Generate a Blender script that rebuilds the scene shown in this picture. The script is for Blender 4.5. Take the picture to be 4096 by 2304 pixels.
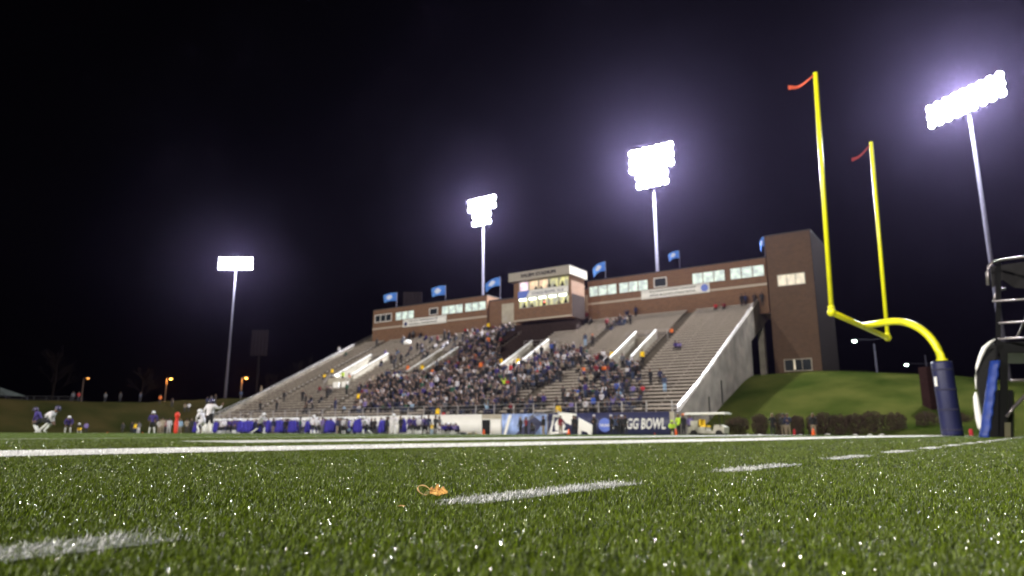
import bpy, bmesh, math, random
import numpy as np
from mathutils import Vector, Matrix
random.seed(7); rng = np.random.default_rng(11)
R = math.radians
sc = bpy.context.scene
col = sc.collection
for o in list(bpy.data.objects): bpy.data.objects.remove(o)

# ------------------------------------------------------------------ camera
CAMH = 0.12
PITCH = R(11.83)
cam = bpy.data.cameras.new('camera'); cam.lens = 24; cam.sensor_width = 36
cam.clip_start = 0.02; cam.clip_end = 3000
cam.dof.use_dof = True; cam.dof.focus_distance = 1.55; cam.dof.aperture_fstop = 4.2
co = bpy.data.objects.new('camera', cam); col.objects.link(co)
co.location = (0, 0, CAMH); co.rotation_euler = (R(90) + PITCH, 0, 0)
sc.camera = co

# ------------------------------------------------------------------ night sky
w = bpy.data.worlds.new('World'); sc.world = w; w.use_nodes = True
nt = w.node_tree
sky = nt.nodes.new('ShaderNodeTexSky'); sky.sky_type = 'NISHITA'; sky.sun_disc = False
sky.sun_elevation = R(-4); sky.sun_rotation = R(200)
bg = nt.nodes['Background']; bg.inputs['Strength'].default_value = 0.004
nt.links.new(sky.outputs[0], bg.inputs[0])

# ------------------------------------------------------------------ exposure / cycles
sc.view_settings.view_transform = 'Standard'; sc.view_settings.look = 'None'
sc.view_settings.exposure = 0.0; sc.view_settings.gamma = 1
sc.render.engine = 'CYCLES'
cy = sc.cycles
cy.max_bounces = 4; cy.diffuse_bounces = 2; cy.glossy_bounces = 2; cy.transmission_bounces = 2
cy.volume_bounces = 0; cy.transparent_max_bounces = 8
cy.sample_clamp_indirect = 3.0; cy.use_denoising = True
cy.caustics_reflective = False; cy.caustics_refractive = False
cy.use_adaptive_sampling = False

# ------------------------------------------------------------------ stadium frame: a = across the field, b = along the stand
TH = R(90 - 34.2)
U = Vector((math.cos(TH), math.sin(TH), 0)); V = Vector((-math.sin(TH), math.cos(TH), 0))
def P(a, b, z=0.0): return U*a + V*b + Vector((0, 0, z))
def ab(x, y): return (x*U.x + y*U.y, x*V.x + y*V.y)
F_ = 24/36*4096
def D_(px, py, D):
    """world point seen at photo pixel (4096 wide) px,py at depth D"""
    X = (px-2048)/F_; Z = -(py-1152)/F_
    dy = math.cos(PITCH)-Z*math.sin(PITCH); dz = math.sin(PITCH)+Z*math.cos(PITCH)
    t = D/dy
    return Vector((t*X, D, CAMH+t*dz))
def on_a(px, py, a):
    d = D_(px, py, 1.0); dd = Vector((d.x, d.y, d.z-CAMH)); t = a/(dd.x*U.x+dd.y*U.y)
    p = dd*t; return (p.x*V.x+p.y*V.y, p.z+CAMH)
def smooth(x, e0, e1):
    t = min(1, max(0, (x-e0)/(e1-e0))); return t*t*(3-2*t)
def gz(a, b=0):            # crowned turf: falls away towards the far sideline
    return -0.36*smooth(a, 20, 52)

# ------------------------------------------------------------------ materials
MATS = {}
def mat(name, rgb, rough=0.6, metal=0.0, var=0.0, scale=8.0, spec=0.4, bump=0.0, rgb2=None, coat=0.0):
    if name in MATS: return MATS[name]
    m = bpy.data.materials.new(name); m.use_nodes = True; n = m.node_tree; b = n.nodes['Principled BSDF']
    b.inputs['Base Color'].default_value = (*rgb, 1); b.inputs['Roughness'].default_value = rough
    b.inputs['Metallic'].default_value = metal; b.inputs['Specular IOR Level'].default_value = spec
    if coat: b.inputs['Coat Weight'].default_value = coat
    if var or bump or rgb2:
        tc = n.nodes.new('ShaderNodeTexCoord'); no = n.nodes.new('ShaderNodeTexNoise')
        no.inputs['Scale'].default_value = scale; no.inputs['Detail'].default_value = 6
        n.links.new(tc.outputs['Object'], no.inputs['Vector'])
        if var or rgb2:
            r = n.nodes.new('ShaderNodeValToRGB'); v = var
            c2 = rgb2 or rgb
            r.color_ramp.elements[0].position = 0.35; r.color_ramp.elements[1].position = 0.68
            r.color_ramp.elements[0].color = (rgb[0]*(1-v), rgb[1]*(1-v), rgb[2]*(1-v), 1)
            r.color_ramp.elements[1].color = (c2[0]*(1+v), c2[1]*(1+v), c2[2]*(1+v), 1)
            n.links.new(no.outputs['Fac'], r.inputs[0]); n.links.new(r.outputs[0], b.inputs['Base Color'])
        if bump:
            bp = n.nodes.new('ShaderNodeBump'); bp.inputs['Strength'].default_value = bump
            n.links.new(no.outputs['Fac'], bp.inputs['Height']); n.links.new(bp.outputs[0], b.inputs['Normal'])
    MATS[name] = m; return m
def emis(name, rgb, s, var=0.0, scale=(1, 1, 1), sample=False, rgb2=None):
    if name in MATS: return MATS[name]
    m = bpy.data.materials.new(name); m.use_nodes = True; n = m.node_tree; b = n.nodes['Principled BSDF']
    b.inputs['Base Color'].default_value = (0.3, 0.3, 0.3, 1)
    b.inputs['Emission Color'].default_value = (*rgb, 1); b.inputs['Emission Strength'].default_value = s
    if var:
        tc = n.nodes.new('ShaderNodeTexCoord'); mp = n.nodes.new('ShaderNodeMapping'); mp.inputs['Scale'].default_value = scale
        no = n.nodes.new('ShaderNodeTexNoise'); no.inputs['Scale'].default_value = 1; no.inputs['Detail'].default_value = 3
        r = n.nodes.new('ShaderNodeValToRGB'); r.color_ramp.elements[0].position = .4; r.color_ramp.elements[1].position = .6
        c2 = rgb2 or (rgb[0]*(1-var), rgb[1]*(1-var), rgb[2]*(1-var))
        r.color_ramp.elements[0].color = (*c2, 1); r.color_ramp.elements[1].color = (*rgb, 1)
        n.links.new(tc.outputs['Object'], mp.inputs[0]); n.links.new(mp.outputs[0], no.inputs['Vector'])
        n.links.new(no.outputs['Fac'], r.inputs[0]); n.links.new(r.outputs[0], b.inputs['Emission Color'])
    if not sample: m.cycles.emission_sampling = 'NONE'
    MATS[name] = m; return m

def brick(name, c1, c2, mortar):
    m = bpy.data.materials.new(name); m.use_nodes = True; n = m.node_tree; b = n.nodes['Principled BSDF']
    tc = n.nodes.new('ShaderNodeTexCoord'); sx = n.nodes.new('ShaderNodeSeparateXYZ'); ad = n.nodes.new('ShaderNodeMath'); cb = n.nodes.new('ShaderNodeCombineXYZ')
    bt = n.nodes.new('ShaderNodeTexBrick'); bt.inputs['Scale'].default_value = 1.0
    bt.inputs['Brick Width'].default_value = 0.42; bt.inputs['Row Height'].default_value = 0.2; bt.inputs['Mortar Size'].default_value = 0.014
    bt.inputs['Color1'].default_value = (*c1, 1); bt.inputs['Color2'].default_value = (*c2, 1); bt.inputs['Mortar'].default_value = (*mortar, 1)
    n.links.new(tc.outputs['Object'], sx.inputs[0]); n.links.new(sx.outputs[0], ad.inputs[0]); n.links.new(sx.outputs[1], ad.inputs[1])
    n.links.new(ad.outputs[0], cb.inputs[0]); n.links.new(sx.outputs[2], cb.inputs[1]); n.links.new(cb.outputs[0], bt.inputs['Vector'])
    n.links.new(bt.outputs[0], b.inputs['Base Color']); b.inputs['Roughness'].default_value = .85
    MATS[name] = m; return m
M_brick = brick('brick', (.165, .078, .038), (.12, .056, .03), (.19, .14, .095))
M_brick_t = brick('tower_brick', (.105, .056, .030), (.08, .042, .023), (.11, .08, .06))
M_conc = mat('concrete', (.175, .152, .12), .85, var=.35, scale=.5, bump=.15)
M_concl = mat('pale_concrete', (.38, .345, .28), .8, var=.15, scale=.9)
M_step = mat('step_concrete', (.085, .072, .058), .85, var=.15, scale=1.3)
M_alu = mat('bench_aluminium', (.345, .30, .26), .55, metal=.0, var=.06, scale=2)
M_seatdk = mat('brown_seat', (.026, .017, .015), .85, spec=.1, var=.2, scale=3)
M_stone = mat('string_course', (.42, .36, .30), .8)
M_fascia = mat('fascia_panel', (.30, .27, .225), .6, var=.05, scale=2)
M_white = mat('white_paint', (.8, .79, .77), .5)
M_vinyl = mat('white_vinyl', (.78, .77, .74), .45, var=.03, scale=1.2)
M_navy = mat('navy_vinyl', (.035, .038, .095), .5, var=.12, scale=2)
M_rail = mat('galvanised_rail', (.33, .31, .31), .4, metal=.5)
M_pole = mat('galvanised_pole', (.11, .105, .14), .5, spec=0.0, metal=.1, var=.08, scale=3)
M_yel = mat('goal_yellow', (.80, .78, .01), .35, spec=.5, var=.04, scale=5)
M_pad = mat('navy_pad', (.009, .011, .055), .5, var=.15, scale=2, bump=.1)
M_bpad = mat('blue_pad', (.012, .036, .21), .5, var=.2, scale=6, bump=.3)
M_blk = mat('black_steel', (.012, .012, .013), .45)
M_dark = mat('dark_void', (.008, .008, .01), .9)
M_blackcloth = mat('black_mesh_cloth', (.016, .016, .016), .9, var=.2, scale=20)
M_roof = mat('dark_roof', (.03, .03, .035), .8)
M_orange = mat('safety_orange', (.85, .10, .02), .5)
M_cone = mat('cone_orange', (.9, .13, .03), .45)
M_fblue = mat('flag_blue', (.05, .17, .62), .8, rgb2=(.10, .30, .80), var=.1, scale=1.2)
M_fwhite = mat('flag_white', (.62, .68, .85), .8)
M_ribbon = mat('orange_ribbon', (.85, .14, .07), .7)
M_navytext = mat('navy_lettering', (.03, .035, .12), .6)
M_dktext = mat('dark_lettering', (.015, .012, .014), .6)
M_blueg = mat('graphic_blue', (.10, .16, .55), .5)
M_paleb = mat('graphic_pale_blue', (.30, .40, .72), .5, var=.4, scale=1.2)
M_hazard = mat('hi_vis', (.62, .85, .05), .5)
M_yjk = mat('yellow_fabric', (.85, .55, .01), .6)
M_tyre = mat('tyre_rubber', (.015, .015, .015), .8)
M_khaki = mat('khaki', (.36, .28, .2), .8)
M_leafm = mat('dry_leaf', (.34, .13, .022), .8, rgb2=(.66, .40, .12), var=.25, scale=90, bump=.4)
M_bark = mat('bark', (.008, .006, .005), .9, spec=0.0, var=.2, scale=4)
M_twig = mat('shrub_twig', (.045, .028, .02), .9, var=.3, scale=3)
M_rock = mat('pale_stone', (.42, .40, .36), .9, var=.2, scale=3)
E_win = emis('lit_window', (.72, .90, .76), .85, var=.35, scale=(1.1, 1.1, 1.6), rgb2=(.34, .46, .44))
E_yel = emis('lit_room_yellow', (.86, .80, .14), .75, var=.8, scale=(1.3, 1.3, .7), rgb2=(.10, .11, .04))
E_warm = emis('lit_room_warm', (.95, .72, .38), 1.0, var=.4, scale=(1.1, 1.1, .8), rgb2=(.62, .36, .16))
E_pink = emis('screen_glow', (1.0, .80, .82), 1.1, var=.5, scale=(1.3, 1.3, 1.3), rgb2=(.66, .42, .60))
E_tube = emis('ceiling_tube', (.93, 1.0, .80), 5.0)
E_cream = emis('lit_cream', (.95, .80, .55), .9, var=.4, scale=(1.2, 1.2, .6))
E_lamp = emis('floodlamp_glass', (.93, .95, 1.0), 150.0)
E_sod = emis('sodium_glass', (1.0, .42, .04), 9.0)
E_merc = emis('mercury_glass', (.72, 1.0, .78), 22.0)
E_red = emis('red_light', (1, .08, .05), 3)
M_hv = mat('bright_yellow_coat', (.95, .66, .01), .6)
M_glassd = mat('dark_glass', (.02, .025, .03), .1)

# ------------------------------------------------------------------ mesh helpers
class MB:
    def __init__(s): s.v = []; s.f = []; s.m = []
    def add(s, vs, fs, mi=0):
        n = len(s.v); s.v += [tuple(q) for q in vs]; s.f += [tuple(i+n for i in f) for f in fs]; s.m += [mi]*len(fs); return s
    def box(s, x0, x1, y0, y1, z0, z1, mi=0):
        v = [(x0, y0, z0), (x1, y0, z0), (x1, y1, z0), (x0, y1, z0), (x0, y0, z1), (x1, y0, z1), (x1, y1, z1), (x0, y1, z1)]
        return s.add(v, [(0, 3, 2, 1), (4, 5, 6, 7), (0, 1, 5, 4), (1, 2, 6, 5), (2, 3, 7, 6), (3, 0, 4, 7)], mi)
    def prism(s, poly, o, e1, e2, n, t, mi=0):
        """2-D polygon in the plane o+e1*x+e2*y, thickness t along n (centred)"""
        o, e1, e2, n = Vector(o), Vector(e1), Vector(e2), Vector(n)
        k = len(poly); a = [o+e1*x+e2*y-n*t/2 for x, y in poly]; b = [q+n*t for q in a]
        return s.add(a+b, [tuple(range(k))[::-1], tuple(range(k, 2*k))]+[(i, (i+1) % k, (i+1) % k+k, i+k) for i in range(k)], mi)
    def tube(s, pts, r, n=8, mi=0):
        pts = [Vector(p) for p in pts]; rs = r if isinstance(r, (list, tuple)) else [r]*len(pts)
        vs = []; fs = []
        up = Vector((0, 0, 1))
        for i, p in enumerate(pts):
            d = (pts[min(i+1, len(pts)-1)]-pts[max(i-1, 0)]).normalized()
            x = d.cross(up if abs(d.z) < .95 else Vector((1, 0, 0))).normalized(); y = d.cross(x)
            if i and x.dot(px) < 0: pass
            px = x
            vs += [p+(x*math.cos(t)+y*math.sin(t))*rs[i] for t in [2*math.pi*k/n for k in range(n)]]
        for i in range(len(pts)-1):
            fs += [(i*n+k, i*n+(k+1) % n, (i+1)*n+(k+1) % n, (i+1)*n+k) for k in range(n)]
        fs += [tuple(range(n))[::-1], tuple((len(pts)-1)*n+k for k in range(n))]
        return s.add(vs, fs, mi)
    def lathe(s, prof, c=(0, 0, 0), n=16, mi=0, sx=1, sy=1, wob=0, k=7):
        vs = []; c = Vector(c)
        for r, z in prof:
            for i in range(n):
                t = 2*math.pi*i/n; rr = r*(1+wob*math.sin(k*t)*(1 if r > .1 else 0))
                vs.append(c+Vector((rr*math.cos(t)*sx, rr*math.sin(t)*sy, z)))
        fs = [(i*n+j, i*n+(j+1) % n, (i+1)*n+(j+1) % n, (i+1)*n+j) for i in range(len(prof)-1) for j in range(n)]
        fs += [tuple(range(n))[::-1], tuple((len(prof)-1)*n+j for j in range(n))]
        return s.add(vs, fs, mi)
    def ball(s, c, rx, ry, rz, n=10, mi=0):
        prof = [(max(.02, math.sin(math.pi*i/n)), -math.cos(math.pi*i/n)) for i in range(n+1)]
        m = MB().lathe(prof, n=n+2)
        return s.add([(c[0]+q[0]*rx, c[1]+q[1]*ry, c[2]+q[2]*rz) for q in m.v], m.f, mi)
    def build(s, name, mats, parent=None, smooth_=False, loc=None, rotz=None):
        me = bpy.data.meshes.new(name); me.from_pydata(s.v, [], s.f)
        for m in (mats if isinstance(mats, (list, tuple)) else [mats]): me.materials.append(m)
        if any(s.m): me.polygons.foreach_set('material_index', s.m)
        if smooth_: me.polygons.foreach_set('use_smooth', [True]*len(s.f))
        me.update()
        return link(name, me, parent, loc, rotz)
def link(name, me, parent=None, loc=None, rotz=None):
    o = bpy.data.objects.new(name, me); col.objects.link(o)
    if parent is not None: o.parent = parent
    if loc is not None: o.location = loc
    if rotz is not None: o.rotation_euler = (0, 0, rotz)
    return o
def tag(o, label=None, cat=None, group=None, kind=None):
    if label: o['label'] = label
    if cat: o['category'] = cat
    if group: o['group'] = group
    if kind: o['kind'] = kind
    return o
def thing(name, label, cat, loc=(0, 0, 0), rotz=0, group=None):
    o = bpy.data.objects.new(name, None); col.objects.link(o); o.empty_display_size = .1
    o.location = loc; o.rotation_euler = (0, 0, rotz); return tag(o, label, cat, group)
def copy_tree(o, parent=None):
    c = o.copy(); col.objects.link(c)
    if parent is not None: c.parent = parent
    for ch in list(o.children): copy_tree(ch, c)
    return c
def text_mesh(name, body, size, m, parent, M4, bold=0.012, shear=0.0, depth=0.01, width=None, spacing=1.0):
    cu = bpy.data.curves.new(name, 'FONT'); cu.body = body; cu.size = size; cu.bevel_depth = bold; cu.bevel_resolution = 0; cu.shear = shear
    cu.extrude = depth; cu.align_x = 'CENTER'; cu.align_y = 'CENTER'; cu.space_character = spacing; cu.resolution_u = 3
    t = bpy.data.objects.new(name, cu); col.objects.link(t)
    dg = bpy.context.evaluated_depsgraph_get(); me = bpy.data.meshes.new_from_object(t.evaluated_get(dg))
    bpy.data.objects.remove(t); bpy.data.curves.remove(cu)
    if width:
        xs = [v.co.x for v in me.vertices]; k = width/(max(xs)-min(xs))
        for v in me.vertices: v.co.x *= k
    me.transform(M4); me.materials.clear(); me.materials.append(m); me.name = name
    return link(name, me, parent)
def facing(o, right, up=(0, 0, 1)):
    """matrix placing text: x along right, y along up"""
    r = Vector(right).normalized(); u_ = Vector(up).normalized(); n = r.cross(u_)
    return Matrix.Translation(Vector(o)) @ Matrix(((r.x, u_.x, n.x, 0), (r.y, u_.y, n.y, 0), (r.z, u_.z, n.z, 0), (0, 0, 0, 1)))

# ------------------------------------------------------------------ ground, turf, hills
def surf(x, y):
    a, b = ab(x, y); r = math.hypot(x, y)
    return gz(a) - 0.008*(1-smooth(r, 9, 15))
def turf_mat():
    m = bpy.data.materials.new('turf_sheet'); m.use_nodes = True; n = m.node_tree; b = n.nodes['Principled BSDF']
    tc = n.nodes.new('ShaderNodeTexCoord'); no = n.nodes.new('ShaderNodeTexNoise'); no.inputs['Scale'].default_value = 90; no.inputs['Detail'].default_value = 4
    n2 = n.nodes.new('ShaderNodeTexNoise'); n2.inputs['Scale'].default_value = .35; n2.inputs['Detail'].default_value = 2
    r = n.nodes.new('ShaderNodeValToRGB'); r.color_ramp.elements[0].color = (.024, .044, .003, 1); r.color_ramp.elements[1].color = (.10, .155, .014, 1)
    r.color_ramp.elements[0].position = .3; r.color_ramp.elements[1].position = .7
    mx = n.nodes.new('ShaderNodeMix'); mx.data_type = 'RGBA'; mx.blend_type = 'MULTIPLY'; mx.inputs['Factor'].default_value = .35
    n.links.new(tc.outputs['Object'], no.inputs['Vector']); n.links.new(tc.outputs['Object'], n2.inputs['Vector'])
    n.links.new(no.outputs['Fac'], r.inputs[0]); n.links.new(r.outputs[0], mx.inputs[6]); n.links.new(n2.outputs['Fac'], mx.inputs[7])
    vl = n.nodes.new('ShaderNodeVectorMath'); vl.operation = 'LENGTH'; n.links.new(tc.outputs['Object'], vl.inputs[0])
    mr = n.nodes.new('ShaderNodeMapRange'); mr.inputs['From Min'].default_value = 7; mr.inputs['From Max'].default_value = 14; n.links.new(vl.outputs['Value'], mr.inputs['Value'])
    inf = n.nodes.new('ShaderNodeMix'); inf.data_type = 'RGBA'; inf.inputs[6].default_value = (.014, .020, .007, 1)     # dark rubber infill between the blades
    n.links.new(mr.outputs[0], inf.inputs['Factor']); n.links.new(mx.outputs[2], inf.inputs[7]); n.links.new(inf.outputs[2], b.inputs['Base Color']); b.inputs['Roughness'].default_value = .9; b.inputs['Specular IOR Level'].default_value = .02
    bp = n.nodes.new('ShaderNodeBump'); bp.inputs['Strength'].default_value = .8; bp.inputs['Distance'].default_value = .02
    n.links.new(no.outputs['Fac'], bp.inputs['Height']); n.links.new(bp.outputs[0], b.inputs['Normal'])
    return m
M_turf = turf_mat()
def grid(name, m, A, B, zf, kind='structure'):
    vs = [tuple(P(a, b, zf(a, b))) for a in A for b in B]; nb = len(B)
    fs = [(i*nb+j, (i+1)*nb+j, (i+1)*nb+j+1, i*nb+j+1) for i in range(len(A)-1) for j in range(nb-1)]
    o = MB().add(vs, fs).build(name, m, smooth_=True); return tag(o, kind=kind)
seq = lambda a, b, s: [a+i*s for i in range(int(round((b-a)/s))+1)]
def zfield(a, b):
    p = P(a, b); return surf(p.x, p.y)
A_ = seq(-40, -8, 4)+seq(-6, 20, 1)+seq(22, 58, 2); B_ = seq(-30, -8, 4)+seq(-6, 20, 1)+seq(22, 128, 3)
grid('field', M_turf, A_, B_, zfield)
M_dirt = mat('night_ground', (.03, .035, .015), .95, var=.3, scale=.3)
o = MB().add([(-230, -95, -.5), (230, -95, -.5), (230, 290, -.5), (-230, 290, -.5)], [(0, 1, 2, 3)]).build('ground', M_dirt); tag(o, kind='structure')
M_hill = mat('hill_grass', (.016, .026, .004), .95, var=.1, scale=.2, rgb2=(.040, .044, .010), spec=.0, bump=.6)
M_hill2 = mat('far_hill_grass', (.015, .021, .005), .95, var=.15, scale=.1, rgb2=(.040, .032, .012), spec=.0)
def z_right(a, b):
    t = (a-60.5)/22.5; h = 7.1*(smooth(t, -.08, 1.1)*.55+min(1, max(0, t))*.45)
    k = 1-.32*smooth(14-b, 0, 24)
    rip = .05*math.sin(a*.7+b*.4)+.05*math.sin(b*.5-a*.3)
    return -.37+h*k+rip*smooth(a, 60, 64)
grid('right_hill', M_hill, seq(58, 84, 1)+seq(88, 150, 6), seq(-45, 21.9, 1.5)[:-1]+[22.0], z_right)
def z_left(a, b):
    h = 5.9*smooth(b, 111, 131)*(1+.05*math.sin(a*.09)); rip = .07*math.sin(b*.8)+.06*math.sin(a*.6)
    side = 7*smooth(a, 60, 84)*smooth(b, 93, 100)
    return -.40+max(h, side)+rip*smooth(b, 111, 115)
grid('left_hill', M_hill2, seq(-55, 57, 4)+seq(60, 130, 3), seq(93.2, 150, 2.4), z_left)

# painted lines ----------------------------------------------------
def strip(name, p0, p1, wd, m, dz=.004, seg=24):
    p0 = Vector(p0); p1 = Vector(p1); d = (p1-p0).normalized(); n_ = Vector((-d.y, d.x))*wd/2
    vs = []
    for i in range(seg+1):
        c = p0.lerp(p1, (i/seg)**1.5)
        for s in (-1, 1):
            q = c+n_*s; vs.append((q.x, q.y, surf(q.x, q.y)+dz))
    o = MB().add(vs, [(2*i, 2*i+2, 2*i+3, 2*i+1) for i in range(seg)]).build(name, m); return tag(o, kind='structure')
M_paint = mat('turf_paint', (.62, .61, .58), .85, var=.12, scale=40, bump=.4)
M_paintg = mat('worn_turf_paint', (.45, .45, .42), .85, var=.25, scale=12, bump=.4)
ED = Vector((.70, .714)).normalized(); EC = Vector((-2.9, 4.0))
STRIPS = []   # (centre point, direction, half width, s0, s1) - also whitens the blades
def line(name, c, d, wd, s0, s1, m=M_paint):
    STRIPS.append((c, d, wd/2, s0, s1)); strip(name, c+d*s0, c+d*s1, wd, m)
line('end_line', EC, ED, 1.25, -4.2, 38)
line('goal_area_line', Vector((-3.13, 8.6)), Vector((.677, .735)).normalized(), 1.7, -.6, 44, M_paintg)
DD = Vector((.63, .776)).normalized(); DC = Vector((-.10, 1.27))
M_paintd = mat('dash_paint', (.10, .11, .09), .9, var=.4, scale=120)
line('dash_line', DC, DD, .105, -1.15, -.52, M_paintd)
for k in range(0, 14):
    line('dash_line', DC, DD, .105, k*1.22, k*1.22+.60, M_paintd if k < 3 else M_paintg)
for k in range(0, 20):     # yard lines across the field and their sidelines
    b = 12.2+4.572*k
    strip('yard_line', P(-3, b).xy, P(45, b).xy, .18 if k else .3, M_paintg, .004)
strip('far_sideline', P(46, 3).xy, P(46, 108).xy, 1.9, M_paint, .008)
strip('team_area_line', P(50.5, 20).xy, P(50.5, 95).xy, .5, M_paintg, .004)
strip('far_end_line', P(-3, 108).xy, P(45, 108).xy, 1.8, M_paint, .008)

# grass blades: one mesh of real blades ------------------------------
def is_white(x, y):
    wm = np.zeros(len(x), bool)
    for c, d, h, s0, s1 in STRIPS:
        s = (x-c.x)*d.x+(y-c.y)*d.y; t = -(x-c.x)*d.y+(y-c.y)*d.x
        e = rng.normal(0, .012, len(x)) if h > .2 else rng.normal(-.012, .018, len(x))
        wm |= (np.abs(t) < h+e) & (s > s0+e*2) & (s < s1+e*2) & ((rng.random(len(x)) < (.55 if s0 < -1 else .8)) | (h > .2))
    return wm
def make_blades():
    V_ = []; Fq = []; Ft = []; MQ = []; MT = []; n0 = 0
    rings = [(.28, 1.25, 85000, .0013, .0125), (1.25, 2.6, 46000, .0016, .0125), (2.6, 5, 14000, .0027, .0125), (5, 9, 3600, .005, .0125), (9, 14.5, 700, .009, .012)]
    half = R(62)
    for r0, r1, dens, wd, L in rings:
        n = int(half*(r1*r1-r0*r0)*dens)
        r = np.sqrt(rng.uniform(r0*r0, r1*r1, n)); th = rng.uniform(-half, half, n)
        x = r*np.sin(th); y = r*np.cos(th)
        keep = (np.abs(th) < R(44)) | (rng.random(n) < .35)
        x = x[keep]; y = y[keep]; n = len(x)
        wt = is_white(x, y)
        a = x*U.x+y*U.y; tt = np.clip((a-20)/32, 0, 1); rr = np.hypot(x, y); t2 = np.clip((rr-9)/6, 0, 1)
        z = -.36*tt*tt*(3-2*tt) - .008*(1-t2*t2*(3-2*t2))
        ln = L*rng.uniform(.55, 1.08, n)*np.where(wt, 1.15, 1)
        # tufts share a lean
        cell = np.floor(x*70).astype(int)*7919+np.floor(y*70).astype(int)*104729
        hsh = ((cell*2654435761) % 1000)/1000.0
        az = R(20)+R(75)*rng.normal(0, 1, n)*.9+(hsh-.5)*2.5
        tilt = np.clip(rng.normal(.72, .34, n), .02, 1.45)
        dx = np.cos(az)*np.sin(tilt); dy = np.sin(az)*np.sin(tilt); dz = np.cos(tilt)
        tw = rng.uniform(0, math.pi, n); wx = np.cos(tw)*wd/2; wy = np.sin(tw)*wd/2
        mz = z+ln*.55*(dz*.75+.25); mx_ = x+dx*ln*.38; my = y+dy*ln*.38
        tz = z+ln*dz*.92; tx = x+dx*ln; ty = y+dy*ln
        vs = np.stack([np.stack([x-wx, y-wy, z-.002], 1), np.stack([x+wx, y+wy, z-.002], 1),
                       np.stack([mx_+wx*.8, my+wy*.8, mz], 1), np.stack([mx_-wx*.8, my-wy*.8, mz], 1), np.stack([tx, ty, tz], 1)], 1).reshape(-1, 3)
        i = n0+np.arange(n)*5
        V_.append(vs); Fq.append(np.stack([i, i+1, i+2, i+3], 1)); Ft.append(np.stack([i+3, i+2, i+4], 1))
        MQ.append(wt); MT.append(wt); n0 += n*5
    V_ = np.concatenate(V_); Fq = np.concatenate(Fq); Ft = np.concatenate(Ft); MQ = np.concatenate(MQ)
    me = bpy.data.meshes.new('grass_blades'); me.vertices.add(len(V_)); me.vertices.foreach_set('co', V_.ravel().astype('f'))
    nq = len(Fq); nt_ = len(Ft); me.loops.add(nq*4+nt_*3); me.polygons.add(nq+nt_)
    me.loops.foreach_set('vertex_index', np.concatenate([Fq.ravel(), Ft.ravel()]).astype('i'))
    me.polygons.foreach_set('loop_start', np.concatenate([np.arange(nq)*4, nq*4+np.arange(nt_)*3]).astype('i'))
    me.polygons.foreach_set('material_index', np.concatenate([MQ, MQ]).astype('i'))
    me.update(calc_edges=True)
    for nm, ca, cb, rough in (('blade_green', (.010, .018, .001), (.150, .212, .014), .21), ('blade_white', (.38, .38, .39), (.82, .82, .82), .5)):
        m = bpy.data.materials.new(nm); m.use_nodes = True; n = m.node_tree; b = n.nodes['Principled BSDF']
        g = n.nodes.new('ShaderNodeNewGeometry'); r = n.nodes.new('ShaderNodeValToRGB')
        r.color_ramp.elements[0].color = (*ca, 1); r.color_ramp.elements[1].color = (*cb, 1)
        n.links.new(g.outputs['Random Per Island'], r.inputs[0]); n.links.new(r.outputs[0], b.inputs['Base Color'])
        b.inputs['Roughness'].default_value = rough; b.inputs['Specular IOR Level'].default_value = .62
        if nm == 'blade_green':
            m1 = n.nodes.new('ShaderNodeMath'); m1.operation = 'MULTIPLY'; m1.inputs[1].default_value = 37.7; m2 = n.nodes.new('ShaderNodeMath'); m2.operation = 'FRACT'
            m3 = n.nodes.new('ShaderNodeMapRange'); m3.inputs['From Min'].default_value = .45; m3.inputs['From Max'].default_value = .60; m3.inputs['To Min'].default_value = .5; m3.inputs['To Max'].default_value = .11
            n.links.new(g.outputs['Random Per Island'], m1.inputs[0]); n.links.new(m1.outputs[0], m2.inputs[0]); n.links.new(m2.outputs[0], m3.inputs[0]); n.links.new(m3.outputs[0], b.inputs['Roughness'])
            tr = n.nodes.new('ShaderNodeBsdfTranslucent'); n.links.new(r.outputs[0], tr.inputs[0]); ms = n.nodes.new('ShaderNodeMixShader'); ms.inputs[0].default_value = .22
            n.links.new(b.outputs[0], ms.inputs[1]); n.links.new(tr.outputs[0], ms.inputs[2]); n.links.new(ms.outputs[0], n.nodes['Material Output'].inputs[0])
        me.materials.append(m)
    return tag(link('grass', me), kind='stuff')
make_blades()

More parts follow.
